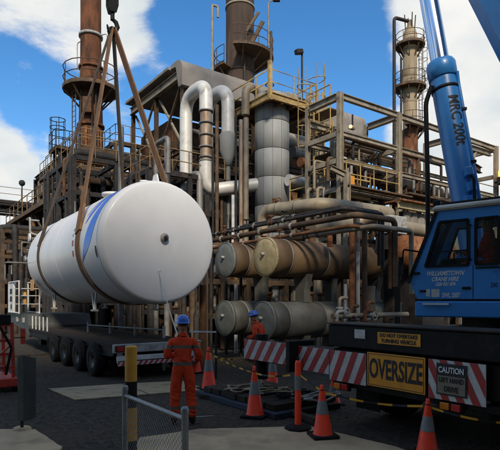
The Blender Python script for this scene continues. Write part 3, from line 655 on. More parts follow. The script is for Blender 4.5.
part(root, 'sloped_pipe', 'pipe_grey', 'path', [sB+VV*7.8+Z*(zW2-1.4), sB+VV*5.5+Z*(zW2+.1), sB+Z*(zW2+.25), sB-VV*.5+Z*(zW2+.25)], .09, 8)
for j in range(3): part(root, 'drum', 'pipe_tan', 'lathe', sB+U*1+VV*(1+j*2.4)+Z*(zW+.07), Z, [(0, 0), (.42, 0), (.42, 1.3), (.2, 1.5), (0, 1.5)], 14)

o_ = V((P(20, 0, 41).x, 41, 0)); root = thing('pipe_rack', 'distant dark pipe rack at the left edge below the clouds', 'pipe rack', o_)
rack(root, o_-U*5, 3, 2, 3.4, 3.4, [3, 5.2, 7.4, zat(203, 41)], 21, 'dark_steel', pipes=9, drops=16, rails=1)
q = V((P(22, 0, 44).x, 44, 0)); root = thing('floodlight_pole', 'distant lamp pole with round head at the far left skyline', 'lamp', q)
part(root, 'pole', 'dark_steel', 'tube', q, q+Z*zat(185, 44), .06, n=6); part(root, 'lamp_head', 'dark_steel', 'sphere', q+Z*zat(183, 44), .28, 10)

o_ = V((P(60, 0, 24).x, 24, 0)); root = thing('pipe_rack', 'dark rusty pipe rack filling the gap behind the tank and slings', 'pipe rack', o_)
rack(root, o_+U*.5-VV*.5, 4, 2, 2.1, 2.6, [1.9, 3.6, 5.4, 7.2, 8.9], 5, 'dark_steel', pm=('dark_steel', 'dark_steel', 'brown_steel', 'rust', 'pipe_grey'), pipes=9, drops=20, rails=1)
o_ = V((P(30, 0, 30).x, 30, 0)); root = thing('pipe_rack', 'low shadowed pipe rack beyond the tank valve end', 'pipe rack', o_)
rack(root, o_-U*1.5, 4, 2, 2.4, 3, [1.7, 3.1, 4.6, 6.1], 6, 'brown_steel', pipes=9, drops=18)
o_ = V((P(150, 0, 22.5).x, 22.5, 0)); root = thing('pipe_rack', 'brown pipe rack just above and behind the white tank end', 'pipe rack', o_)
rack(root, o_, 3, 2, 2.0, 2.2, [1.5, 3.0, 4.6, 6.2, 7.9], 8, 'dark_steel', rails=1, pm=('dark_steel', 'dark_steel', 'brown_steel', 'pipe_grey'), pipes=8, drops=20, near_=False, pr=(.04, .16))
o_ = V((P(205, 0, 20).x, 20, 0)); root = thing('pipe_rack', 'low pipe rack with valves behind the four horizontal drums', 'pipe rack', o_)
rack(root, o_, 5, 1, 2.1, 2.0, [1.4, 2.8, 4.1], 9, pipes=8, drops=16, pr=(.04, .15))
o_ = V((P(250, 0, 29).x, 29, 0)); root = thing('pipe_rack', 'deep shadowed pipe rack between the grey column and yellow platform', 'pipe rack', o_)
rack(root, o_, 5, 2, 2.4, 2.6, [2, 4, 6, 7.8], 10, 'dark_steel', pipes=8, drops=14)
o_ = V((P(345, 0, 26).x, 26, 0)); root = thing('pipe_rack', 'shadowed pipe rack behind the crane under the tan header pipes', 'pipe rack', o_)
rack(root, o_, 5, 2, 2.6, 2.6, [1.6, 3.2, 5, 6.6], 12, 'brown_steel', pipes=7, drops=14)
# tall grey riser pipes over the tank
for px, py0, Y, r1, mt, lb in ((121, 127, 22, .13, 'pipe_grey', 'pale grey vertical pipe standing between the two sling legs'), (156, 144, 21.6, .11, 'pipe_grey', 'short pale pipe with top elbow above the tank crown'), (167, 138, 22.2, .13, 'pipe_grey', 'pale vertical pipe right of the elbowed pipe above the tank')):
    q = V((P(px, 0, Y).x, Y, .06)); t_ = V((q.x, q.y, zat(py0, Y)))
    bb = MB()
    if px == 156: bb.path([q, t_, ax(t_, -VV, 168), ax(t_, -VV, 168)-Z*1.5], r1, 12)
    else: bb.tube(q, t_, r1, n=12)
    tag(base_at(bb.build('riser_pipe', mt), q), lb, 'pipe')
# low back wall of sheeted buildings to close the view under the racks
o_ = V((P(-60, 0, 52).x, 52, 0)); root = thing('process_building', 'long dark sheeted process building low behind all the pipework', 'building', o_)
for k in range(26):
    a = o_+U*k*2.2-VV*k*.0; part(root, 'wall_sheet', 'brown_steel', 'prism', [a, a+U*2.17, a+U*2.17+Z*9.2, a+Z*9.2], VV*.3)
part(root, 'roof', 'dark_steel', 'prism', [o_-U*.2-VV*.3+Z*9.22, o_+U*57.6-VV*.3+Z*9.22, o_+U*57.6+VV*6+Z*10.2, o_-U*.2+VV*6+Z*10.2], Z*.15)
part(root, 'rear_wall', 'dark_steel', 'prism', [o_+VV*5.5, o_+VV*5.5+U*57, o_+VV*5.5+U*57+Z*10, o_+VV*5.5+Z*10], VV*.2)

# ---- right hand open steel frame
F0 = V((P(340, 0, 20).x, 20, 0)); zt = zat(92, 20)
root = thing('steel_frame', 'open weathered steel frame of columns and beams against the sky', 'steel frame', F0)
S = [0, (ax(F0, U, 399)-F0).length, 8.4, (ax(F0, U, 496)-F0).length]; T = [0, 1.9]
def fp(s, t, z): return F0+U*s+VV*t+Z*z
lv = [zat(189, 20), zat(160, 20), zat(133, 20), zt]
for i, s in enumerate(S):
    for t in T:
        if i == 2 and t == 0: continue
        part(root, 'column', 'frame_steel', 'hbeam', fp(s, t, .0), fp(s, t, zt-(.0 if t == 0 else .02)), .20 if t == 0 else .16, .20 if t == 0 else .16, .022)
for a, e in ((S[0], S[1]), (S[1], S[3])): part(root, 'top_beam', 'frame_steel', 'hbeam', fp(a+.16, 0, zt-.15), fp(e-.16, 0, zt-.15), .17, .24, .022)
for s in S:
    part(root, 'cross_beam', 'frame_steel', 'hbeam', fp(s, .16, zt-.15), fp(s, T[1]-.13, zt-.15), .2, .28, .025)
for a, e in zip(S, S[1:]): part(root, 'back_beam', 'frame_steel', 'hbeam', fp(a+.13, T[1], zt-.75), fp(e-.13, T[1], zt-.75), .2, .26, .025)
for li, z in enumerate(lv[:3]):
    for t in T:
        for a, e in ((S[0], S[1]), (S[1], S[3])) if t == 0 else zip(S, S[1:]):
            if li == 2 and a == S[1] and t == 0: continue
            part(root, 'beam', 'frame_steel', 'hbeam', fp(a+.16, t, z), fp(e-.16, t, z), .14, .19, .02)
    for s in S:
        if s == 8.4: continue
        part(root, 'cross_beam', 'frame_steel', 'bar', fp(s, .16, z), fp(s, T[1]-.13, z), .16, .2)
part(root, 'brace', 'frame_steel', 'bar', fp(S[0]+.15, .3, lv[1]), fp(S[1]-.15, 1.7, lv[2]), .12, .12)
# pieces on the right bay
part(root, 'outrigger_bracket', 'frame_steel', 'hbeam', fp(S[3]-.2, .2, zt-.4), fp(S[3]-3.4, -.4, zt-.75), .2, .26, .025)
part(root, 'hanger', 'frame_steel', 'bar', fp(S[3]-2.4, -.2, zt-.75), fp(S[3]-3.2, -.45, zt-1.55), .14, .14); part(root, 'lifting_beam', 'brown_steel', 'hbeam', fp(S[3]-3.9, -.7, zt-1.7), fp(S[3]-2.1, -.3, zt-1.7), .2, .3, .025)
zr = zat(200, 24); 
for s0, s1 in ((8.6, S[3]),): rail(root, [fp(s0, 0, zr), fp(s1, 0, zr)], 1.3, 'frame_steel', spacing=1.6, toe=False)
part(root, 'walkway_deck', 'brown_steel', 'prism', [fp(S[1]+.2, -.4, zr-.12), fp(S[3]+1, -.4, zr-.12), fp(S[3]+1, 1.2, zr-.12), fp(S[1]+.2, 1.2, zr-.12)], Z*.08)
# small vertical stubs and nested frames behind
for k in range(12):
    s = rs.uniform(.3, 9); t = rs.uniform(.4, 2.4); z = lv[rs.randrange(2)]
    part(root, 'riser_pipe', rs.choice(('pipe_grey', 'brown_steel', 'frame_steel')), 'tube', fp(s, t, z), fp(s, t, z+rs.uniform(.8, 2.2)), rs.uniform(.04, .09), n=8)
for k in range(34):
    li = rs.randrange(3) if k > 8 else 0; t = rs.uniform(.2, 1.7); z = lv[li]+.14; r_ = rs.uniform(.03, .10); a0 = rs.uniform(-.5, 3); a1 = a0+rs.uniform(2.5, 7)
    part(root, 'pipe', rs.choice(('brown_steel', 'pipe_tan', 'pipe_grey', 'rust', 'dark_steel', 'frame_steel')), 'path', [fp(a0, t, z+r_-rs.uniform(.5, 1.6)), fp(a0, t, z+r_), fp(a1, t, z+r_), fp(a1, t, z+r_-rs.uniform(.5, 1.6))], r_, 8, seg=3)
    if k % 3 == 0: valve(root, fp((a0+a1)/2, t, z+r_), U, .08, rs.choice(('dark_steel', 'rust')))
for k in range(14):
    s_ = rs.uniform(0, 9); t = rs.uniform(1.0, 2.6); part(root, 'riser_pipe', rs.choice(('brown_steel', 'rust', 'pipe_tan', 'dark_steel')), 'tube', fp(s_, t, rs.choice((.0, lv[0]))), fp(s_, t, rs.uniform(lv[1], lv[2]+.9)), rs.uniform(.03, .08), n=8)
rail(root, [fp(.2, -.15, lv[0]+.14), fp(S[1]-.2, -.15, lv[0]+.14)], 1.0, 'yellow_rail', spacing=.9, toe=False)
part(root, 'walkway_deck', 'ex_rust', 'prism', [fp(-.1, -.5, lv[0]+.06), fp(S[1]+.3, -.5, lv[0]+.06), fp(S[1]+.3, -.14, lv[0]+.06), fp(-.1, -.14, lv[0]+.06)], Z*.06)
# header pipes lying on the frame
def hdr(px0, py, px1, Y, r, mt, label, d=U, fl=(), name='header_pipe', bands=0):
    a = P(px0, py, Y); e = ax(a, d, px1); b0 = V((a.x, a.y, a.z-r)); rt = thing(name, label, 'pipe', b0)
    L_ = (e-a).length; dd = (e-a).normalized()
    nb = max(1, bands)
    for i in range(nb): part(rt, 'pipe_length', mt, 'tube', a+dd*L_*i/nb, a+dd*(L_*(i+1)/nb-.01), r*(1 if i % 2 == 0 else .985), n=16)
    for f in fl: flange(rt, a+dd*L_*f, dd, r, 'pipe_grey')
    return rt, a, e
hdr(344, 172, 430, 22.4, .33, 'rust_orange', 'thick rust orange header pipe lying across the steel frame', fl=(.45, .5), bands=3)
hdr(383, 177, 452, 23.4, .30, 'pipe_cladding', 'pale cladded header pipe with collar behind the crane ram', fl=(.1, .13, .62), bands=4)
hdr(318, 152, 352, 25, .26, 'pipe_cladding', 'short pale pipe at the back of the steel frame', fl=(.8,))
hdr(276, 137, 320, 28, .40, 'duct', 'fat grey pipe stub right of the grey column top', fl=())
hdr(292, 152, 345, 27, .33, 'pipe_grey', 'grey pipe passing right of the grey column at mid height', fl=(.3,))
hdr(288, 180, 345, 24, .28, 'pipe_cladding', 'silver pipe stub behind the yellow platform rails', fl=(.3, .8))
hdr(300, 162, 342, 24.5, .24, 'rust_orange', 'rusty pipe behind the yellow ladder', fl=())
hdr(352, 190, 400, 21, .16, 'pipe_grey', 'slim grey pipe along the lower frame beam', fl=(.5,))
hdr(345, 150, 398, 23, .12, 'brown_steel', 'thin brown pipe halfway up the steel frame', fl=(.3,))
hdr(300, 120, 338, 27.6, .2, 'brown_steel', 'thin brown pipe beneath the far roof duct', fl=(.5,))
# yellow notice
q = P(352, 180, 19.8); tag(base_at(MB().box(q, .28, .02, .34, U, VV).build('notice_plate', 'sign_yellow'), q), 'small yellow notice plate fixed to the steel frame', 'sign')
# lit lamp on frame
q = P(350, 127, 20.6); root = thing('bulkhead_lamp', 'small lit bulkhead lamp glowing under the steel frame', 'lamp', q)
part(root, 'lamp_body', 'frame_steel', 'tube', q, q+U*.22, .10, n=10); part(root, 'lamp_glass', 'lamp_lit', 'sphere', q-U*.02-VV*.05, .075, 10); part(root, 'arm', 'dark_steel', 'bar', q+U*.15+Z*.1, q+U*.15+Z*.55, .05, .05)
# amber beacon on the right hand column
q = fp(S[3]-.30, -.5, zat(180, 27)); root = thing('amber_beacon', 'lit amber warning beacon on the right edge column', 'lamp', q)
part(root, 'base', 'dark_steel', 'box', q-Z*.16, .42, .42, .42, U, VV, Z, .04); part(root, 'lens', 'amber_lit', 'lathe', q+Z*.05, Z, [(.19, 0), (.19, .3), (.12, .42), (0, .46)], 14); part(root, 'bracket', 'dark_steel', 'bar', q-Z*.2, q-Z*.2+VV*.4, .1, .1)

# ---- yellow platform in front of the column
n0 = P(344, 190, 20.4); a = ax(n0, VV, 290); e = n0+U*1.6; zz = n0.z
root = thing('yellow_platform', 'faded yellow access platform with railings right of the grey column', 'platform', V((n0.x, n0.y, 0)))
q4 = [n0, e, a+U*1.6, a]
part(root, 'platform_deck', 'ex_rust', 'prism', q4, Z*-.08)
for p_, q_ in zip(q4, q4[1:]+q4[:1]): part(root, 'edge_beam', 'yellow_rail', 'bar', p_-Z*.14, q_-Z*.14, .08, .26)
rail(root, [a, n0, e], 1.1, 'yellow_rail', spacing=1.0, r=.035)
for f in (.04, .5, .96): part(root, 'support_post', 'frame_steel', 'bar', V(((n0*(1-f)+a*f).x, (n0*(1-f)+a*f).y, 0))+U*.1, (n0*(1-f)+a*f)+U*.1-Z*.1, .18, .18)
part(root, 'instrument_box', 'dark_steel', 'box', (n0*.75+a*.25)+U*.5+Z*.55, .5, .4, .7, U, VV, Z, .04); part(root, 'instrument_box', 'pale_steel', 'box', (n0*.45+a*.55)+U*.7+Z*.5, .4, .4, .9, U, VV, Z, .04); part(root, 'motor', 'mat_blue', 'tube', (n0*.6+a*.4)+U*.6+Z*.3, (n0*.45+a*.55)+U*.4+Z*.3, .16, n=12)
lp = ax(n0, VV, 308)-VV*.0
ladder(root, lp+U*.15, zat(92, lp.y)-zz, -U, 'yellow_rail')
lp2 = ax(n0, VV, 320); 
for f, py in ((308, 92), (318, 120)):
    q = ax(n0, VV, f)+U*.9; part(root, 'guard_post', 'yellow_rail', 'tube', q, V((q.x, q.y, zat(py, q.y))), .035, n=8)
for py in (118, 140, 160):
    a1, a2_ = ax(n0, VV, 300)+U*.5, ax(n0, VV, 322)+U*.5; a1.z = a2_.z = zat(py, a1.y); part(root, 'rest_deck', 'ex_rust', 'prism', [a1, a2_, a2_+U*.8, a1+U*.8], Z*.05); rail(root, [a1+Z*.05, a2_+Z*.05], 1.0, 'yellow_rail', spacing=.7, r=.026, toe=False)
q = ax(n0, -U, 336)-VV*.6; 
root = thing('bracket_post', 'square grey steel post with short arm in front of the yellow platform', 'post', V((q.x, q.y, 0)))
t_ = V((q.x, q.y, zat(172, q.y))); part(root, 'post', 'frame_steel', 'hbeam', V((q.x, q.y, 0)), t_, .2, .2, .02); part(root, 'arm', 'frame_steel', 'hbeam', t_-Z*.12-U*.14, t_-U*.7+VV*.2+Z*.1, .16, .2, .02)

# ---- the big tan pipe with bends
p0 = P(263, 211, 18.2); zz = p0.z; k1 = ax(p0, -VV, 322); k1.z = zz-.22; k2 = ax(k1, U, 394); k2.z = zz-.16; rp = .225
root = thing('tan_pipe', 'big tan pipe rising behind the drums and sweeping right in a long bend', 'pipe', V((p0.x, p0.y, 0)))
part(root, 'pipe_run', 'pipe_tan', 'path', [V((p0.x, p0.y, zat(252, 18.2))), p0, k1, k2, k2+VV*1.5-Z*.1, k2+VV*1.5-U*2.6-Z*.55], rp, 20, .55, 10)
part(root, 'lower_leg', 'pipe_grey', 'tube', V((p0.x, p0.y, 0)), V((p0.x, p0.y, zat(250, 18.2))), rp*.9, n=16)
for f in (.3, .62): q = p0*(1-f)+k1*f; part(root, 'band', 'pipe_grey', 'lathe', q, (k1-p0), [(rp*.9, 0), (rp*1.06, 0), (rp*1.06, .06), (rp*.9, .06)], 20)
q = k1*.55+k2*.45; part(root, 'band', 'pipe_tan', 'lathe', q, (k2-k1), [(rp*.9, 0), (rp*1.06, 0), (rp*1.06, .06), (rp*.9, .06)], 20)
part(root, 'support', 'frame_steel', 'bar', V((q.x, q.y, 0)), q-Z*rp, .16, .16)
valve(root, p0+(k1-p0)*.22+Z*.28, Z, .06, 'rust')

# ---- pipes running with the drums just above them
k = 0
for px0, py, px1, Y, r1, mt, lb in ((196, 238, 338, 20.4, .055, 'dark_steel', 'black pipe run crossing above the drums, uppermost'), (200, 243, 349, 19.8, .085, 'brown_steel', 'brown flanged pipe run crossing above the drums'), (206, 249, 344, 19.2, .055, 'rust', 'rust red pipe run lowest above the drums'),
                                (222, 231, 335, 19.0, .05, 'dark_steel', 'thin black conduit above the brown pipe runs'), (236, 247, 366, 18.2, .07, 'pipe_tan', 'tan pipe run just over the front drum')):
    rt, a, e = hdr(px0, py, px1, Y, r1, mt, lb, d=-VV, fl=(.2, .35, .5, .7))
    q = a*.95+e*.05; part(rt, 'support', 'dark_steel', 'bar', V((q.x, q.y, 0)), q-Z*r1, .08, .08)
    part(rt, 'drop_leg', mt, 'path', [e-(e-a).normalized()*.02, e+(e-a).normalized()*.25, e+(e-a).normalized()*.25+U*1.6, e+(e-a).normalized()*.25+U*1.6-Z*(1.2+r1*8)], r1, 12)
    for f in (.27, .62): valve(rt, a*(1-f)+e*f, (e-a), .055, 'dark_steel' if k % 2 else 'rust')
    k += 1
for i in range(7):
    q = P(236+i*13, 240, 18.6-i*.45); b = MB(); 
# ---- four horizontal drums (heat exchangers)
def drum(e, L_, r, mt, cap, label, fl=True, zsup=0, saddle='ex_grey'):
    rt = thing('heat_exchanger', label, 'drum', V((e.x, e.y, zsup)), 'horizontal drums stacked in two tiers')
    nb = 5; gaps = [0, .10, .34, .56, .8, 1]
    for i in range(nb):
        a = e+U*(L_*gaps[i]+.02); part(rt, 'cladding_band', mt, 'lathe', a, U, [(r-.02, 0), (r, .005), (r, L_*(gaps[i+1]-gaps[i])-.025), (r-.02, L_*(gaps[i+1]-gaps[i])-.02)], 40)
        if i: part(rt, 'band_strap', 'pipe_grey', 'lathe', a-U*.04, U, [(r-.02, 0), (r+.012, 0), (r+.012, .045), (r-.02, .045)], 40)
    part(rt, 'core', 'dark_steel', 'lathe', e+U*.05, U, [(0, 0), (r-.025, 0), (r-.025, L_-.1)], 32)
    part(rt, 'end_cover', cap, 'lathe', e, U, [(0, -.05), (r*.55, -.045), (r*.93, -.02), (r*.985, .0), (r*1.0, .03), (r*1.0, .1)], 40)
    part(rt, 'cover_rim', cap, 'lathe', e, U, [(r*.99, -.02), (r*1.03, -.02), (r*1.03, .07), (r*.99, .07)], 40)
    part(rt, 'rear_head', mt, 'lathe', e+U*L_, U, [(r, 0), (r*.97, .15), (r*.8, .34), (r*.45, .45), (0, .49)], 32)
    part(rt, 'cover_nozzle', 'pale_steel', 'lathe', e-U*.14+Z*r*.15+VV*r*.0, U, [(0, 0), (.05, 0), (.05, .12), (.02, .12)], 10)
    for s_ in (.22, .76):
        q = e+U*L_*s_; hgt = e.z-r-zsup
        part(rt, 'saddle', saddle, 'prism', [q-VV*r*.6-Z*r*.7, q-VV*r*.36-Z*(r+hgt*.5), q-VV*r*.36-Z*(r+hgt), q+VV*r*.36-Z*(r+hgt), q+VV*r*.36-Z*(r+hgt*.5), q+VV*r*.6-Z*r*.7], U*.26)
    for s_ in (.3, .7):
        q = e+U*L_*s_+Z*(r-.05); part(rt, 'nozzle', 'rust', 'tube', q, q+Z*.35, .1, n=10); flange(rt, q+Z*.32, Z, .1, 'rust')
    return rt
eA = P(265, 257, 15.0); rD = .575; gap = VV*1.75
LD = 6.3
eB = V((eA.x, eA.y, zat(321, 15)))
d2 = drum(eB-U*.08, LD, rD, 'ex_grey', 'ex_cap_grey', 'lower grey drum at right, directly behind the second worker', zsup=.0)
d1 = drum(eA, LD, rD, 'ex_rust', 'ex_cap_yellow', 'upper rust brown drum with cream yellow end cover', zsup=eB.z+rD-.02)
eC = ax(eA, VV, 225); eC.z = eA.z+.05; eD = V((eC.x, eC.y, eB.z+.02))-U*.02
drum(eD, LD, rD, 'ex_grey', 'ex_cap_grey', 'lower grey drum at left, plain riveted end cover', zsup=0)
drum(eC, LD, rD, 'ex_rust', 'ex_cap_grey', 'upper brown drum at left with grey green end cover', zsup=eD.z+rD-.02)
# ---- vertical rust pipes in front of the drums
for px, py0, Y, r1, mt, lb, hook in ((352, 227, 14.6, .085, 'rust_orange', 'bright rust orange riser pipe in front of the upper drum', 1), (358, 252, 14.8, .055, 'pipe_cladding', 'thin pale riser pipe beside the rust orange riser', 0), (364.5, 226, 15.2, .085, 'brown_steel', 'dark brown riser pipe right of the rust orange riser', 2), (346, 284, 14.9, .07, 'pale_steel', 'short pale stub pipe below the upper drum', 0), (371, 286, 15.6, .14, 'pipe_tan', 'thick tan stub post under the drum tail', 0), (236, 284, 19.3, .07, 'white_frame', 'thin white vertical pipe behind the drums, between the two tiers', 0)):
    q = V((P(px, 0, Y).x, Y, 0)); t_ = V((q.x, q.y, zat(py0, Y))); bb = MB()
    if hook: bb.path([q, t_, t_+(VV*.9 if hook == 1 else -U*.45), t_+(VV*.9 if hook == 1 else -U*.45)-Z*.5], r1, 12)
    else: bb.tube(q, t_, r1, n=12)
    tag(base_at(bb.build('riser_pipe', mt), q), lb, 'pipe')
# valve manifold below
q = P(350, 316, 14.2); q0 = V((q.x, q.y, 0)); root = thing('valve_manifold', 'cluster of small rusty valves and pipes above the crane tail', 'valves', q0)
for i in range(7):
    a = q0+U*(i*.33-.6)+VV*rs.uniform(-.3, .3); z = rs.uniform(1.5, 2.2); part(root, 'riser_pipe', rs.choice(('rust', 'pale_steel', 'rust_orange', 'pipe_tan')), 'path', [a, a+Z*z, a+Z*z+U*.3], .05, 8); valve(root, a+Z*(z-.4), Z, .07, rs.choice(('rust', 'pale_steel', 'dark_steel')))
part(root, 'header', 'pipe_tan', 'tube', q0-U*.7+Z*1.6, q0+U*2.6+Z*1.6, .08, n=10)
# ---- sheeted wall and boxy duct behind the crane cab
o_ = P(403, 0, 20.5); o_ = V((o_.x, o_.y, 0)); root = thing('sheeted_wall', 'pale ribbed sheet wall with rusty yellow edge beam behind the crane cab', 'wall', o_)
zc = zat(211, 20.5)
for k in range(14): part(root, 'wall_sheet', 'wall_sheet', 'prism', [o_+U*k*.5+Z*3.0, o_+U*(k*.5+.12)-VV*.06+Z*3.0, o_+U*(k*.5+.36)-VV*.06+Z*3.0, o_+U*(k*.5+.49)+Z*3.0], Z*(zc-3.0))
part(root, 'edge_beam', 'ex_cap_yellow', 'hbeam', o_-U*.6-VV*.2+Z*(zc+.16), o_+U*8-VV*.2+Z*(zc+.16), .2, .26); part(root, 'roof_edge', 'rust_orange', 'box', o_+U*3.7-VV*.0+Z*(zc+.34), 8.6, .9, .06, U, VV)
for k in range(3): part(root, 'post', 'dark_steel', 'bar', o_+U*(k*3.2+.1)+VV*.12, o_+U*(k*3.2+.1)+VV*.12+Z*zc, .18, .18)
q = P(392, 226, 17.2); q0 = V((q.x, q.y, 0)); root = thing('box_duct', 'grey boxy duct end with pipe leading right behind the crane cab', 'duct', q0)
part(root, 'duct_box', 'pale_steel', 'box', q, .9, .6, .62, U, VV, Z, .03); part(root, 'duct_pipe', 'pipe_tan', 'tube', q+U*.45, q+U*3.2-Z*.05, .24, n=14); part(root, 'stand', 'dark_steel', 'bar', q0, q-Z*.31, .4, .4); part(root, 'duct_box', 'dark_steel', 'box', q-Z*.62, 1.0, .65, .5, U, VV, Z, .03)
# a low dark tank right behind crane tail with rust patch
q = P(402, 252, 15.8); tag(base_at(MB().lathe(q, U, [(0, -.25), (.3, -.2), (.5, -.05), (.55, .1), (.55, 2.2), (.3, 2.4), (0, 2.45)], 24).build('rusty_vessel', 'rust_orange'), q), 'rust streaked vessel head beside the crane cab front', 'vessel')
q0 = V((q.x, q.y, 0)); tag(base_at(MB().prism([q0+U*.5-VV*.4, q0+U*.5+VV*.4, q0+U*.5+VV*.4+Z*(q.z-.35), q0+U*.5-VV*.4+Z*(q.z-.35)], U*1.2).build('vessel_plinth', 'dark_steel'), q0), 'dark plinth under the rust streaked vessel', 'plinth')

# ================================================================== TANK, TRAILER, SLINGS
TV = V((-.57, .82, 0)).normalized(); TU = V((TV.y, -TV.x, 0))
TC = V((-2.43, 13.2, 3.56)); TR = 1.62; TL = 8.3; HD = .34
root = thing('storage_tank', 'huge white cylindrical tank with blue swoosh hanging in two slings', 'tank', TC+TV*5.5-Z*TR)
prof = [(0, -HD)]+[(r_*TR, -HD+.14*r_*r_) for r_ in [i/10*.93 for i in range(1, 11)]]+[(TR-.115+.115*math.sin(a), -.0-(HD-.125)*math.cos(a)) for a in [R(12*i) for i in range(1, 8)]]+[(TR, 0)]
part(root, 'near_head', 'white_paint', 'lathe', TC, TV, prof, 64)
for i in range(4):
    part(root, 'shell_course', 'white_paint', 'lathe', TC+TV*TL*i/4, TV, [(TR, .0), (TR, TL/4-.015)], 64)
    if i: part(root, 'weld_seam', 'white_paint', 'lathe', TC+TV*(TL*i/4), TV, [(TR-.01, -.02), (TR+.004, -.012), (TR+.004, .005), (TR-.01, .01)], 64)
part(root, 'far_head', 'white_paint', 'lathe', TC+TV*(TL-.01), TV, [(TR, 0)]+[(TR*math.cos(a), .46*math.sin(a)) for a in [R(9*i) for i in range(1, 11)]], 48)
part(root, 'head_nozzle', 'pale_steel', 'lathe', TC-TV*(HD+.12)+Z*.10, TV, [(0, 0), (.07, 0), (.07, .03), (.11, .03), (.11, .07), (.05, .07), (.05, .2)], 16)
part(root, 'nozzle_cap', 'dark_steel', 'lathe', TC-TV*(HD+.14)+Z*.10, TV, [(0, 0), (.05, 0), (.05, .02)], 12)
part(root, 'rim_seam', 'pale_steel', 'lathe', TC, TV, [(TR-.01, -.015), (TR+.006, -.008), (TR+.006, .008), (TR-.01, .015)], 64)
part(root, 'manway', 'white_paint', 'lathe', TC+TV*3.4+Z*(TR-.05), Z, [(0, .32), (.36, .32), (.36, .24), (.30, .24), (.30, 0)], 24)
for L_ in (.9, 4.6, 6.8): part(root, 'top_nozzle', 'white_paint', 'lathe', TC+TV*L_+Z*(TR-.03), Z, [(0, .22), (.13, .22), (.13, .17), (.07, .17), (.07, 0)], 14)
for k in (-1, 1):
    q = TC-TV*.2+TU*k*.0+Z*0
    part(root, 'lifting_lug', 'white_paint', 'prism', [TC+TV*(4.1+k*3.9)+Z*(TR-.04)+TV*a+Z*b_ for a, b_ in ((-.22, 0), (.22, 0), (.1, .26), (-.1, .26))], TU*.04)
def tpt(L_, th, off=.004): return TC+TV*L_+(-TU*math.cos(th)+Z*math.sin(th))*(TR+off)
def decal(rows, mt, name, off=.005):
    """a flat printed mark following the shell; rows of (L, angle, L, angle)"""
    b = MB(); vs = []; n = 6; rr = []
    for i in range(len(rows)-1):
        p0, p1, p2, p3 = rows[max(0, i-1)], rows[i], rows[i+1], rows[min(len(rows)-1, i+2)]
        for k in range(6):
            f = k/6; rr.append([.5*(2*p1[j]+(p2[j]-p0[j])*f+(2*p0[j]-5*p1[j]+4*p2[j]-p3[j])*f*f+(3*p1[j]-p0[j]-3*p2[j]+p3[j])*f**3) for j in range(4)])
    rr.append(list(rows[-1]))
    for l0, t0, l1, t1 in rr:
        for k in range(n+1): f = k/n; vs.append(tpt(l0*(1-f)+l1*f, t0*(1-f)+t1*f, off))
    fs = [(i*(n+1)+k, i*(n+1)+k+1, (i+1)*(n+1)+k+1, (i+1)*(n+1)+k) for i in range(len(rr)-1) for k in range(n)]
    b.add(vs, fs, True); return b.build(name, mt, root)
decal([(.05, 1.35, .2, 1.35), (.08, 1.0, .40, .98), (.14, .74, .56, .70), (.20, .5, .70, .44), (.27, .28, .92, .15), (.42, .05, 1.18, -.12), (.75, -.12, 1.38, -.30), (1.1, -.2, 1.42, -.30)], 'blue_logo', 'swoosh')
decal([(.42, 1.28, .55, 1.28), (.52, .98, .78, .95), (.68, .74, 1.0, .69), (.86, .52, 1.16, .46), (1.12, .36, 1.22, .32)], 'blue_logo', 'swoosh')
decal([(.80, 1.2, .90, 1.2), (.92, .95, 1.08, .93), (1.1, .72, 1.24, .69), (1.3, .50, 1.36, .47)], 'blue_logo', 'swoosh')
decal([(.10, -.10, .18, -.10), (.07, -.18, .21, -.18), (.10, -.28, .18, -.28)], 'ink', 'emblem')
for y in (.10, -.08): decal([(2.05, y, 2.2, y), (2.05, y-.1, 2.2, y-.1)], 'red_mark', 'marking')
for y in (.32, .22): decal([(2.1, y, 2.22, y), (2.1, y-.05, 2.22, y-.05)], 'pale_steel', 'marking')
# support cradles under the shell
for L_ in (2.3, 7.0):
    for sgn in (-1, 1):
        q = TC+TV*L_+TU*sgn*.95-Z*(math.sqrt(TR*TR-.95**2)-.02)
        part(root, 'cradle_leg', 'white_frame', 'bar', q-TV*.22+Z*.2, q-TV*.04-Z*.5, .05, .05); part(root, 'cradle_leg', 'white_frame', 'bar', q+TV*.22+Z*.12, q+TV*.04-Z*.5, .05, .05)
        part(root, 'cradle_foot', 'pale_steel', 'box', q-Z*.52, .16, .24, .05, TU, TV)
# pipework and valves at the far end
hx = TC+TV*(TL+.1)
rg = random.Random(44)
for i in range(13):
    a = hx-TU*rg.uniform(-.3, 1.7)+Z*rg.uniform(-.7, 1.6); pts = [a]
    for k in range(4): pts.append(pts[-1]+rg.choice((-TU, TU*.6, Z, -Z, TV, -TV*.5))*rg.uniform(.25, .7))
    part(root, 'end_pipe', rg.choice(('pale_steel', 'white_frame', 'dark_steel', 'pipe_grey')), 'path', [hx+V((0, 0, a.z-hx.z))*.6-TV*.2]+pts, rg.uniform(.025, .055), 8)
for i in range(6): valve(root, hx-TU*rg.uniform(.2, 1.5)+TV*rg.uniform(.1, .5)+Z*rg.uniform(-.5, 1.5), rg.choice((TU, Z, TV)), .09, rg.choice(('pale_steel', 'dark_steel')))
part(root, 'gauge', 'white_frame', 'tube', hx-TU*1.5+Z*.9, hx-TU*1.56+Z*.9, .16, n=16)
q = TC+TV*7.8-TU*1.5-Z*.95; part(root, 'placard', 'placard_orange', 'box', q-TU*.05, .02, .55, .42, TU, TV, Z)

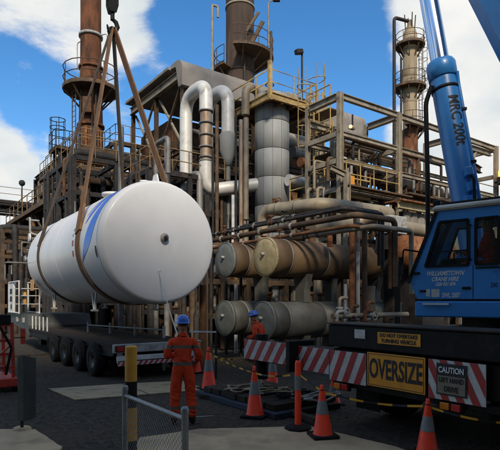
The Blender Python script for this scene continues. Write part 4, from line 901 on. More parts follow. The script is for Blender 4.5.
# hook and slings
HK = P(112.5, 28, 16.6)
root = thing('crane_hook', 'black crane hook block hanging from hoist ropes above the tank', 'hook', HK)
for s_ in (-1, 1): part(root, 'cheek_plate', 'crane_black', 'prism', [HK+TV*s_*.12+TU*a+Z*b_ for a, b_ in ((-.10, .5), (.10, .5), (.17, .75), (.17, 1.35), (.1, 1.6), (-.1, 1.6), (-.17, 1.35), (-.17, .75))], TV*.04)
part(root, 'sheave', 'dark_steel', 'tube', HK+Z*1.1-TV*.11, HK+Z*1.1+TV*.11, .2, n=20)
part(root, 'shank', 'crane_black', 'tube', HK+Z*.26, HK+Z*.62, .07, n=10)
part(root, 'hook', 'crane_black', 'sweep', [HK+Z*.30+TU*.0, HK+Z*.22+TU*.12, HK+Z*.08+TU*.17, HK-Z*.08+TU*.1, HK-Z*.12-TU*.03, HK-Z*.06-TU*.15, HK+Z*.06-TU*.18], [.06, .075, .08, .08, .07, .05, .025], 10)
TIP = V((HK.x, HK.y, 37.0))
for a in (-.12, -.04, .04, .12): part(root, 'hoist_rope', 'dark_steel', 'tube', HK+Z*1.55+TU*a, V((TIP.x, TIP.y, TIP.z))-Z*.8+TU*a*2, .018, n=5)
def sling(L_, label, mt, dz, width):
    c_ = TC+TV*L_; top = HK-Z*.1+TV*dz; rel = top-c_; hu, hz = rel.dot(-TU), rel.z; d_ = math.hypot(hu, hz); rr = TR+.03
    base = math.atan2(hz, hu); al = math.acos(rr/d_); t1, t2 = base-al, base+al      # tangent angles measured from -TU towards Z
    pts = [c_+(-TU*math.cos(t)+Z*math.sin(t))*rr for t in [t1+(t2-2*math.pi-t1)*i/44 for i in range(45)]]
    rt = thing('lifting_sling', label, 'sling', c_-Z*TR)
    part(rt, 'belly_strap', mt, 'strap', pts, TV, width, .022)
    for q, nm in ((pts[0], -1), (pts[-1], 1)):
        e_ = top+TU*.05*nm; n_ = 14
        part(rt, 'leg_strap', mt, 'strap', [q+(e_-q)*i/n_ for i in range(n_+1)], TV-(e_-q).normalized()*TV.dot((e_-q).normalized()), width*.92, .045)
        e0 = q+(e_-q)*.06
        part(rt, 'sleeve', 'sling' if mt == 'sling' else 'sling_dark', 'strap', [q+(e_-q)*f for f in (-.01, .03, .07, .10)], TV, width*1.15, .07)
    q = top; part(rt, 'shackle', 'crane_black', 'sweep', [q+TU*.13*math.cos(t)+Z*(.12*math.sin(t)-.02) for t in [i*math.pi/5 for i in range(11)]], .035, 8)
sling(1.62, 'wide brown fabric sling around the near part of the tank', 'sling', -.06, .32)
sling(6.4, 'dark brown fabric sling around the far part of the tank', 'sling_dark', .06, .24)

# tag line
q0 = TC-TV*(HD*.87)-TU*.10-Z*.76; q1 = V((-1.15, 8.56, 1.19))
root = thing('tag_line', 'pale tag line rope running from the tank end to the worker', 'rope', q1)
part(root, 'rope', 'rope', 'sweep', [q0+(q1-q0)*f-Z*.10*math.sin(math.pi*f) for f in [i/14 for i in range(15)]], .012, 6); part(root, 'knot', 'rope', 'sphere', q0, .04, 8)
part(root, 'tail', 'rope', 'sweep', [q1, q1+V((.0, .05, -.3)), q1+V((.08, .12, -.8)), q1+V((.2, .2, -1.19)), q1+V((.5, .3, -1.2))], .012, 6)

# ---- low loader trailer
C0 = V((-3.4, 12.4, 0)); DZ = .93
def tp(s, t, z): return C0+U*s+VV*t+Z*z
root = thing('low_loader', 'dark flatbed low loader trailer parked beneath the hanging tank', 'trailer', tp(1.25, 4, 0))
for s_ in (.06, 2.44): part(root, 'side_rail', 'crane_black', 'hbeam', tp(s_, .1, DZ-.17), tp(s_, 9.2, DZ-.17), .12, .26)
for s_ in (.85, 1.65): part(root, 'chassis_beam', 'crane_black', 'hbeam', tp(s_, .1, DZ-.3), tp(s_, 9.2, DZ-.3), .16, .42)
for k in range(10): part(root, 'deck_plank', 'deck_wood', 'box', tp(.125+k*.25, 4.65, DZ-.015+.004*(k % 3)), .24, 9.1, .045, U, VV)
for k in range(9): part(root, 'cross_member', 'crane_black', 'box', tp(1.25, .5+k*1.05, DZ-.13), 2.3, .08, .14, U, VV)
part(root, 'rear_beam', 'pale_steel', 'box', tp(1.25, .0, DZ-.10), 2.5, .12, .22, U, VV, Z, .015)
part(root, 'bumper_bar', 'white_frame', 'box', tp(1.25, .0, .58), 2.3, .10, .13, U, VV, Z, .015)
for s_ in (.2, 2.3): part(root, 'bumper_bracket', 'white_frame', 'box', tp(s_, .07, .66), .12, .08, .40, U, VV)
for s_ in (.25, 2.25):
    h_ = part(root, 'tail_lamp', 'crane_black', 'box', tp(s_, -.08, DZ-.10), .42, .05, .15, U, VV, Z, .01)
    for k, mt in ((-1, 'lamp_red'), (1, 'lamp_orange')): MB().box(tp(s_+.1*k, -.115, DZ-.10), .17, .02, .11, U, VV, Z, .006).build('lens', mt, h_)
chevron(root, tp(.1, -.075, .40), U, 2.3, .10, 16, .08, name='marker_board')
for k in range(4):
    for s_ in (.05, 2.45):
        q = tp(s_, 1.3+k*1.3, .46); sg = -1 if s_ < 1 else 1
        w_ = part(root, 'wheel', 'rubber', 'lathe', q-U*.16, U, [(.25, 0), (.40, .0), (.45, .04), (.46, .16), (.45, .28), (.40, .32), (.25, .32)], 28)
        MB().lathe(q-U*.16*1.0, U, [(0, .10), (.10, .08), (.12, .04), (.2, .05), (.255, .0), (.26, .3)] if sg < 0 else [(.26, .0), (.255, .32), (.2, .27), (.12, .28), (.1, .24), (0, .22)], 20).build('rim', 'rim', w_)
    part(root, 'axle', 'crane_black', 'tube', tp(.2, 1.3+k*1.3, .46), tp(2.3, 1.3+k*1.3, .46), .07, n=8)
    for s_ in (.05, 2.45): part(root, 'mudguard', 'crane_black', 'box', tp(s_, 1.3+k*1.3+.62, .62), .34, .03, .34, U, VV)
# raised neck at the front
part(root, 'neck', 'sheet_dark', 'prism', [tp(0, 9.1, DZ-.35), tp(0, 9.7, DZ-.1), tp(0, 12.6, DZ+.1), tp(0, 12.6, DZ+.55), tp(0, 9.4, DZ+.55), tp(0, 9.1, DZ+.1)], U*2.5)
for k in (0, 1): part(root, 'stake_pocket', 'pale_steel', 'box', tp(-.03, 9.9+k*1.2, DZ+.3), .06, .2, .2, U, VV)
for k in range(5): part(root, 'stake', 'white_frame', 'tube', tp(.06, 6.5+k*.55, DZ), tp(.06, 6.5+k*.55, DZ+.5), .03, n=6)
part(root, 'front_leg', 'crane_black', 'box', tp(1.25, 11.6, .5), .5, .5, 1.0, U, VV)
# white cabinet on the neck
q = tp(-.1, 11.4, DZ+.55); root = thing('site_cabinet', 'white tubular frame rack with boxed control panel on the trailer neck', 'cabinet', q)
w_, h_ = 2.1, 1.35
for t_ in (-1, 1):
    for s_ in (0, .8): part(root, 'post', 'white_frame', 'tube', q+VV*t_*w_/2+U*s_, q+VV*t_*w_/2+U*s_+Z*h_, .035, n=8)
for z in (.03, h_):
    for s_ in (0, .8): part(root, 'rail', 'white_frame', 'tube', q-VV*w_/2+U*s_+Z*z, q+VV*w_/2+U*s_+Z*z, .035, n=8)
for z in (.4, .75, 1.05): part(root, 'shelf', 'white_frame', 'box', q-VV*.45+U*.4+Z*z, .8, .95, .03, U, VV)
for k in range(6): part(root, 'bottle', ('dark_steel', 'pale_steel', 'placard_orange')[k % 3], 'tube', q-VV*(.1+k % 3*.3)+U*.3+Z*(.42 if k < 3 else .77), q-VV*(.1+k % 3*.3)+U*.3+Z*(.62 if k < 3 else .97), .08, n=10)
pn = part(root, 'control_panel', 'white_frame', 'box', q+VV*.6+U*.05+Z*.68, .1, .85, 1.3, U, VV, Z, .02)
for z in (.95, .62): MB().box(q+VV*.6-U*.005+Z*z, .02, .42, .22, U, VV).build('screen', 'mat_blue', pn)
MB().box(q+VV*.55-U*.005+Z*.28, .02, .2, .2, U, VV).build('switch', 'ink', pn)

# ================================================================== MOBILE CRANE
Q0 = V((1.79, 7.6, 0)); E1, E2 = -VV, U
def tpx(px): return (ax(Q0, E1, px)-Q0).dot(E1)
def cq(t, d, z): return Q0+E1*t+E2*d+Z*z
root = CR = thing('mobile_crane', 'blue mobile crane with black tail beam and OVERSIZE sign', 'crane', cq(.6, 3, 0))
TA, TB = tpx(328), 2.15
part(root, 'tail_box', 'crane_black', 'box', cq((TA+TB)/2, .30, 1.47), TB-TA, .6, .36, E1, E2, Z, .02)
part(root, 'tail_beam', 'crane_black', 'box', cq((TA+TB)/2, .34, 1.03), TB-TA-.04, .5, .46, E1, E2, Z, .02)
part(root, 'tail_lip', 'dark_steel', 'box', cq((TA+TB)/2, .30, 1.665), TB-TA+.03, .64, .02, E1, E2)
part(root, 'lower_bar', 'crane_black', 'box', cq((TA+TB)/2, .12, .70), TB-TA-.1, .12, .10, E1, E2, Z, .01)
part(root, 'carrier_deck', 'crane_black', 'box', cq((TA+TB)/2, 5.0, 1.40), TB-TA-.2, 8.7, .30, E1, E2, Z, .02)
part(root, 'chassis', 'crane_black', 'box', cq((TA+TB)/2, 4.8, .95), 1.2, 8.6, .55, E1, E2)
for k, d in enumerate((1.5, 3.1, 6.0, 7.6)):
    for t_ in (TA+.30, TB-.30):
        q = cq(t_, d, .66); sg = 1 if t_ > .6 else -1
        w_ = part(root, 'wheel', 'rubber', 'lathe', q-E1*.22, E1, [(.36, 0), (.58, .0), (.65, .06), (.66, .22), (.65, .38), (.58, .44), (.36, .44)], 32)
        MB().lathe(q-E1*.22, E1, [(.37, .44), (.36, .40), (.2, .30), (.1, .34), (0, .34)] if sg > 0 else [(.37, 0), (.36, .04), (.2, .14), (.1, .1), (0, .1)], 20).build('rim', 'rim', w_)
    part(root, 'axle', 'crane_black', 'tube', cq(TA+.3, d, .66), cq(TB-.3, d, .66), .11, n=10)
for t_ in (TA+.32, TB-.32): part(root, 'mud_flap', 'rubber', 'box', cq(t_, .62, .52), .5, .02, .62, E1, E2)
for t_ in (1.38, -.55):
    l_ = part(root, 'tail_lamp', 'crane_black', 'box', cq(t_, .03, .66), .34, .06, .12, E1, E2, Z, .01)
    for k in (-1, 1): MB().box(cq(t_+k*.08, -.01, .66), .13, .03, .09, E1, E2, Z, .005).build('lens', 'lamp_red' if k > 0 else 'lamp_orange', l_)
# notice on the tail box
def plate(t0, t1, z0, z1, mt, name='notice_plate', d=-.006, parent=None):
    return MB().prism([cq(t0, d, z0), cq(t1, d, z0), cq(t1, d, z1), cq(t0, d, z1)], -E2*.006).build(name, mt, parent or root)
a, e = tpx(378), tpx(421)
np_ = plate(a, e, 1.405, 1.575, 'sign_yellow')
text('lettering', 'DO NOT OVERTAKE', .075, cq((a+e)/2, -.016, 1.53), E1, Z, 'ink', np_, sx=.94, bold=.0025)
text('lettering', 'TURNING VEHICLE', .075, cq((a+e)/2, -.016, 1.45), E1, Z, 'ink', np_, sx=.94, bold=.0025)
plate(tpx(355), tpx(365.5), 1.455, 1.595, 'sign_white')
# chevrons and OVERSIZE sign
zb, zh = .76, .49
chevron(root, cq(TA+.05, -.014, zb-.02), E1, tpx(366.5)-TA-.05, zh, 4, .22)
a, e = tpx(368), tpx(426)
sg_ = plate(a, e, zb+.0, zb+zh+.015, 'sign_yellow', 'oversize_sign', d=-.012)
for x0, x1, z0, z1 in ((a+.02, e-.02, zb+.018, zb+.026), (a+.02, e-.02, zb+zh-.012, zb+zh-.004), (a+.02, a+.028, zb+.026, zb+zh-.012), (e-.028, e-.02, zb+.026, zb+zh-.012)): MB().prism([cq(x0, -.019, z0), cq(x1, -.019, z0), cq(x1, -.019, z1), cq(x0, -.019, z1)], -E2*.002).build('border', 'ink', sg_)
text('lettering', 'OVERSIZE', .40, cq((a+e)/2, -.022, zb+zh*.52), E1, Z, 'ink', sg_, sx=.53, bold=.010)
a2, e2 = tpx(429), 1.86
chevron(root, cq(a2, -.014, zb-.02), E1, e2-a2, zh+.03, 5, -.26)
s0, s1 = a2+.13, a2+.56
cp = plate(s0, s1, zb+.05, zb+zh-.03, 'ink', 'caution_plate', d=-.022)
MB().prism([cq(s0+.02, -.031, zb+.07), cq(s1-.02, -.031, zb+.07), cq(s1-.02, -.031, zb+.30), cq(s0+.02, -.031, zb+.30)], -E2*.002).build('lower_panel', 'khaki', cp)
for s_, z, sz, mt in (('CAUTION', zb+.375, .105, 'letter_white'), ('LEFT HAND', zb+.245, .088, 'ink'), ('DRIVE', zb+.13, .10, 'ink')): text('lettering', s_, sz, cq((s0+s1)/2, -.037, z), E1, Z, mt, cp, sx=.76, bold=.003)
# outrigger beam with red white boards, jack and pad
t0, t1 = tpx(240.5), TA
part(root, 'outrigger_beam', 'crane_black', 'box', cq((t0+t1)/2+.05, .28, 1.02), t1-t0, .34, .40, E1, E2, Z, .015)
m0 = tpx(291); part(root, 'beam_collar', 'crane_black', 'box', cq(m0+.03, .2, 1.04), .12, .62, .56, E1, E2, Z, .015)
chevron(root, cq(t0, .09, .84), E1, m0-t0-.05, .40, 6, .28); chevron(root, cq(m0+.09, .09, .80), E1, TA-m0-.16, .42, 4, .28)
jk = cq(t0+.35, .28, 0); part(root, 'jack_cylinder', 'crane_black', 'tube', jk+Z*.45, jk+Z*1.35, .14, n=16); part(root, 'jack_rod', 'chrome', 'tube', jk+Z*.28, jk+Z*.46, .09, n=14); part(root, 'jack_foot', 'crane_black', 'lathe', jk+Z*.22, Z, [(0, 0), (.3, 0), (.28, .05), (.1, .09), (0, .09)], 20)
# ---- superstructure, aligned with the boom
BA = P(525, 20, 9.0); fb = V((TIP.x-BA.x, TIP.y-BA.y, 0)).normalized(); nb = V((fb.y, -fb.x, 0))
if nb.y > 0: nb = -nb          # towards the camera
F1 = P(410, 300, 8.5); F1.z = 0; rb = -fb
def cb(s, w, z): return F1+rb*s-nb*w+Z*z           # s towards the rear, w away from camera
def sp(px, w=0): return (ax(F1-nb*w, rb, px)-(F1-nb*w)).dot(rb)
Zb, Zs, Zr = 2.05, 2.58, 3.50; WC = 1.0
# turntable and platform
ctr = BA+rb*1.2; ctr.z = 0
part(root, 'turntable', 'crane_black', 'tube', V((ctr.x, ctr.y, 1.5))+fb*1.3, V((ctr.x, ctr.y, 1.78))+fb*1.3, .95, n=32)
part(root, 'deck_plate', 'crane_blue', 'box', cb(2.2, 1.6, 1.90), 4.2, 3.3, .26, rb, -nb, Z, .02)
part(root, 'step_bar', 'white_frame', 'box', cb((sp(426)+sp(449))/2, -.09, 1.985), .42, .03, .03, rb, -nb)
part(root, 'deck_lip', 'crane_black', 'box', cb(2.2, 1.6, 2.035), 4.1, 3.2, .012, rb, -nb)
# cab
cabp = root
prof = [(.13, Zb), (0, 2.36), (.46, Zr), (1.98, Zr), (1.98, Zb)]
w1_, w2_, w3_, w4_ = sp(425), sp(468.5), sp(475.5), sp(499)
zw0, zw1 = 2.60, 3.33
fx = lambda z: .46*(z-2.36)/(Zr-2.36) if z > 2.36 else .13*(2.36-z)/(2.36-Zb)
def side(w, nm):
    th = nb*-.05
    P2 = lambda s, z: cb(s, w, z)
    pieces = {'door_panel': [(.13, Zb), (w2_+.06, Zb), (w2_+.06, zw0), (fx(zw0), zw0), (0, 2.36)],
              'rear_panel': [(w2_+.075, Zb), (1.98, Zb), (1.98, zw0), (w2_+.075, zw0)],
              'front_pillar': [(fx(zw0), zw0+.001), (fx(zw0)+.16, zw0+.001), (fx(zw1)+.10, zw1), (fx(zw1), zw1)],
              'centre_pillar': [(w2_, zw0+.001), (w3_, zw0+.001), (w3_, zw1), (w2_, zw1)],
              'rear_pillar': [(w4_, zw0+.001), (1.98, zw0+.001), (1.98, zw1), (w4_, zw1)],
              'roof_rail': [(fx(zw1), zw1+.001), (1.98, zw1+.001), (1.98, Zr), (.46, Zr)]}
    for k_, pl in pieces.items(): part(root, k_, 'crane_blue', 'prism', [P2(*x) for x in pl], th if w < .5 else -th)
    g1 = [(fx(zw0)+.165, zw0+.005), (w2_-.005, zw0+.005), (w2_-.005, zw1-.005), (fx(zw1)+.105, zw1-.005)]; g2 = [(w3_+.005, zw0+.005), (w4_-.005, zw0+.005), (w4_-.005, zw1-.005), (w3_+.005, zw1-.005)]
    for g_ in (g1, g2):
        cx_ = sum(p[0] for p in g_)/4; cz_ = sum(p[1] for p in g_)/4
        off = -nb*.02 if w < .5 else nb*.02
        wn_ = part(root, 'window', 'glass', 'prism', [P2(*x)+off for x in g_], -nb*.006 if w < .5 else nb*.006)
        # rubber frame round the pane
        for i in range(4):
            a, b_ = g_[i], g_[(i+1) % 4]; MB().bar(P2(*a)+nb*.004*(1 if w < .5 else -1), P2(*b_)+nb*.004*(1 if w < .5 else -1), .035, .045, nb).build('seal', 'rubber', wn_)
        for i in range(4):   # rounded corner fillets
            a = g_[i]; p_, n_ = g_[i-1], g_[(i+1) % 4]; d1 = V((p_[0]-a[0], p_[1]-a[1])).normalized()*.09; d2 = V((n_[0]-a[0], n_[1]-a[1])).normalized()*.09
            MB().prism([P2(*a)+nb*.003*(1 if w < .5 else -1), P2(a[0]+d1.x, a[1]+d1.y)+nb*.003*(1 if w < .5 else -1), P2(a[0]+(d1.x+d2.x)*.3, a[1]+(d1.y+d2.y)*.3)+nb*.003*(1 if w < .5 else -1), P2(a[0]+d2.x, a[1]+d2.y)+nb*.003*(1 if w < .5 else -1)], -nb*.02*(1 if w < .5 else -1)).build('seal_corner', 'rubber', wn_)
    if w < .5:
        zc = zw0+.24; wb = part(root, 'window_bar', 'crane_black', 'bar', P2(fx(zc)+.17, zc)+nb*.0, P2(w2_-.01, zc)+nb*.0, .02, .025)
side(0, 'n'); side(WC, 'f')
part(root, 'nose_panel', 'crane_blue', 'prism', [cb(.13, .05, Zb), cb(0, .05, 2.36), cb(.05, .05, 2.36), cb(.18, .05, Zb)], -nb*(WC-.1))
part(root, 'nose_panel', 'crane_blue', 'prism', [cb(0, .05, 2.362), cb(fx(zw0), .05, zw0), cb(fx(zw0)+.05, .05, zw0), cb(.05, .05, 2.362)], -nb*(WC-.1))
part(root, 'windscreen', 'glass', 'prism', [cb(fx(zw0), .05, zw0+.002), cb(.46, .05, Zr), cb(.466, .05, Zr), cb(fx(zw0)+.006, .05, zw0+.002)], -nb*(WC-.1))
part(root, 'screen_surround', 'crane_black', 'bar', cb(-.03, .0, 2.34), cb(.44, .0, Zr), .05, .05)
part(root, 'cab_rear', 'crane_blue', 'box', cb(1.96, WC/2, (Zb+Zr)/2), .05, WC-.11, Zr-Zb, rb, -nb)
part(root, 'cab_floor', 'crane_black', 'box', cb(1.05, WC/2, Zb+.03), 1.75, WC-.11, .04, rb, -nb)
part(root, 'cab_roof', 'cream', 'box', cb(1.22, WC/2, Zr+.05), 1.66, WC+.12, .09, rb, -nb, Z, .03)
part(root, 'roof_rack', 'crane_black', 'box', cb(1.15, WC/2-.3, Zr+.125), 1.3, .3, .05, rb, -nb, Z, .015)
part(root, 'door_gap', 'ink', 'prism', [cb(w2_+.06, .0, Zb+.01), cb(w2_+.075, .0, Zb+.01), cb(w2_+.075, .0, zw0), cb(w2_+.06, .0, zw0)], -nb*.03)
part(root, 'door_handle', 'crane_black', 'box', cb(w2_-.03, -.015, 2.24), .13, .03, .04, rb, -nb, Z, .008)
part(root, 'panel_trim', 'crane_black', 'box', cb(1.45, -.008, zw0-.045), .8, .016, .025, rb, -nb)
part(root, 'control_console', 'crane_black', 'box', cb(.55, .72, 2.42), .5, .3, .7, rb, -nb, Z, .04); part(root, 'control_lever', 'crane_black', 'tube', cb(.62, .5, 2.4), cb(.58, .48, 2.8), .015, n=6)
part(root, 'seat', 'seat_black', 'box', cb(1.17, .34, 2.42), .5, .5, .14, rb, -nb, Z, .04); part(root, 'seat_back', 'seat_black', 'box', cb(1.44, .34, 2.70), .13, .48, .74, rb, -nb, Z, .05); part(root, 'seat_base', 'crane_black', 'box', cb(1.17, .34, 2.2), .34, .34, .3, rb, -nb)
mr_ = part(root, 'mirror_arm', 'crane_black', 'path', [cb(.2, -.02, 2.85), cb(-.05, -.16, 2.9), cb(-.08, -.18, 2.6)], .015, 6); MB().box(cb(-.08, -.19, 2.62), .03, .16, .3, rb, -nb, Z, .01).build('mirror', 'crane_black', mr_)
for z in (2.2, 2.5): part(root, 'hinge', 'crane_black', 'box', cb(.22 if z < 2.3 else .12, -.012, z), .10, .02, .035, rb, -nb, Z, .004)
part(root, 'wiper', 'crane_black', 'bar', cb(.10, .2, 2.66), cb(.36, .42, 3.22), .018, .02); part(root, 'grab_rail', 'crane_black', 'path', [cb(w2_+.035, -.0, 2.68), cb(w2_+.035, -.07, 2.70), cb(w2_+.035, -.07, 3.22), cb(w2_+.035, 0, 3.24)], .013, 6, .03)
for k in range(5): part(root, 'louvre', 'crane_black', 'box', cb(1.75, -.006, 2.16+k*.045), .26, .014, .016, rb, -nb)
for k in range(9): part(root, 'rivet', 'crane_blue', 'sphere', cb(.24+k*.11, -.002, Zb+.035), .009, 6)
part(root, 'work_lamp', 'crane_black', 'box', cb(.40, .2, Zr+.16), .12, .18, .12, rb, -nb, Z, .02)
part(root, 'cab_sill', 'crane_black', 'box', cb(1.05, .5, 2.048), 1.9, 1.06, .035, rb, -nb)
# cab lettering
xm = (sp(427)+sp(464))/2; zt_ = lambda py: zat(py, 8.15)
for s_, py, sz, sx_ in (('WILLIAMSTOWN', 273.5, .105, .74), ('CRANE HIRE', 279.3, .095, .80), ('1300 931 074', 284.5, .082, .72)):
    text('lettering', s_, sz, cb(xm, -.003, zt_(py)), (rb+Z*0), Z+rb*.25, 'letter_white', root, depth=.002, sx=sx_, bold=.003)
text('lettering', 'SWL 200T', .105, cb((sp(441)+sp(462))/2, -.003, zt_(295.5)), rb, Z, 'letter_white', root, depth=.002, sx=.62, bold=.003)
for p0_, p1_, y0_, y1_ in ((426, 430, 289, 296.5), (431.5, 439.5, 289, 297)): part(root, 'sticker', 'sign_white', 'prism', [cb(sp(p0_), -.002, zt_(y1_)), cb(sp(p1_), -.002, zt_(y1_)), cb(sp(p1_), -.002, zt_(y0_)), cb(sp(p0_), -.002, zt_(y0_))], nb*.002)
text('lettering', '200', .10, cb(sp(494), -.003, zt_(286)), rb, Z, 'ink', root, depth=.002, sx=.7)
# engine housing behind cab & counterweight
part(root, 'engine_housing', 'crane_blue', 'box', cb(3.2, .75, 2.65), 2.2, 1.3, 1.2, rb, -nb, Z, .05)
part(root, 'counterweight', 'crane_blue', 'box', cb(4.9, 1.6, 2.7), 1.1, 3.0, 1.7, rb, -nb, Z, .08)
# ---- lift ram
def on_plane(px, py):
    k = (px-250)/500; b0 = V((BA.x, BA.y, 0)); q = ax(b0, fb, px); return V((q.x, q.y, zat(py, q.y)))
r0, r1 = on_plane(467, 212), on_plane(440.5, 64); dr = (r1-r0).normalized(); r0 = r0-dr*1.2
part(root, 'ram_barrel', 'crane_blue', 'tube', r0, r1, .245, n=36)
part(root, 'ram_gland', 'crane_blue', 'lathe', r1-dr*.34, dr, [(.24, 0), (.275, .01), (.28, .30), (.255, .36), (.16, .37)], 36)
part(root, 'ram_band', 'crane_black', 'lathe', r1-dr*.58, dr, [(.24, 0), (.262, 0), (.262, .05), (.24, .05)], 36)
part(root, 'ram_rod', 'chrome', 'tube', r1, r1+dr*3.9, .175, n=36)
sdv = dr.cross(V((0, -1, 0))).normalized()
if sdv.x < 0: sdv = -sdv
fw = sdv.cross(dr); fw = fw if fw.y < 0 else -fw
part(root, 'ram_pipe', 'crane_blue', 'path', [r0+dr*.4+sdv*.21+fw*.15, r1-dr*.5+sdv*.21+fw*.15, r1-dr*.3+sdv*.2+fw*.2], .035, 8)
for f in (.25, .5, .75): q = r0+(r1-r0)*f; part(root, 'pipe_clip', 'crane_black', 'box', q+sdv*.21+fw*.15, .1, .1, .05, sdv, fw, dr)
q = r1-dr*.45; hq = q-sdv*.27
part(root, 'ram_hose', 'crane_black', 'path', [hq+fw*.05, hq-sdv*.1-Z*.3, V((hq.x-.06, hq.y, 4.4)), V((hq.x-.02, hq.y+.1, 2.3))], .045, 8)
part(root, 'ram_hose', 'crane_black', 'path', [r0+dr*1.9+fw*.27, r0+dr*1.75+fw*.34+sdv*.08, r0+dr*1.2+fw*.33+sdv*.02], .03, 8)
for f in (1.35, 1.6, 1.9): part(root, 'ram_valve', 'crane_blue', 'box', r0+dr*f+fw*.28+sdv*(.03 if f > 1.5 else -.06), .16, .12, .18, sdv, fw, dr, .02)
# MRC 200t lettering wrapped on the barrel, reading downwards
tc_ = on_plane(451.5, 125); tc_ = r0+dr*(tc_-r0).dot(dr)
def wrap(x, y, z):
    ang = (y+.02)/.245; rr_ = .248+z
    return tc_-dr*x+(fw*math.cos(ang)+sdv*math.sin(ang))*rr_-sdv*.0
text('lettering', 'MRC 200t', .30, None, U, Z, 'ink', root, depth=.004, sx=.80, wrap=wrap, bold=.006)
for k in (-1, 1): part(root, 'ram_lug', 'crane_blue', 'prism', [r0+fb*-.4+nb*k*.36-Z*.5, r0+fb*.5+nb*k*.36-Z*.5, r0+fb*.25+nb*k*.36+Z*.4, r0-fb*.25+nb*k*.36+Z*.4], nb*.06*k)
# ---- telescopic boom
bd_ = (TIP-BA).normalized(); up_ = nb.cross(bd_); up_ = up_ if up_.z > 0 else -up_
def bpt(L_, a, b_): return BA+bd_*L_+nb*a+up_*b_
def sect(name, L0, L1, w, h, mt='crane_blue'):
    prof = [(-w, h*.55), (-w*.8, h), (w*.8, h), (w, h*.55), (w, -h*.3), (w*.75, -h*.75), (w*.35, -h), (-w*.35, -h), (-w*.75, -h*.75), (-w, -h*.3)]
    b = MB(); n = len(prof); ring = lambda L_: [bpt(L_, a, b_) for a, b_ in prof]
    b.add(ring(L0)+ring(L1), [(i, (i+1) % n, n+(i+1) % n, n+i) for i in range(n)]+[tuple(range(n)), tuple(range(2*n-1, n-1, -1))]); return b.build(name, mt, root)
sect('boom_base_section', -6, 5.5, .50, .62); sect('boom_collar', 5.0, 5.6, .56, .69); sect('boom_section', 5.5, 13, .43, .54); sect('boom_collar', 12.5, 13.1, .48, .6); sect('boom_section', 13, 20.5, .37, .46); sect('boom_collar', 20, 20.6, .42, .52); sect('boom_section', 20.5, (TIP-BA).length-.4, .31, .38)
for k in (-1, 1): part(root, 'boom_head_plate', 'crane_blue', 'prism', [TIP+nb*k*.28-bd_*.9+up_*.4, TIP+nb*k*.28+bd_*.4+up_*.5, TIP+nb*k*.28+bd_*.3-up_*.9, TIP+nb*k*.28-bd_*.9-up_*.4], nb*.05)
part(root, 'boom_sheave', 'dark_steel', 'tube', TIP-nb*.2-Z*.55, TIP+nb*.2-Z*.55, .3, n=20)
re_ = r1+dr*3.9
q = BA+bd_*((re_-BA).dot(bd_)); part(root, 'ram_bracket', 'crane_blue', 'bar', re_-dr*.1, q, .35, .5)

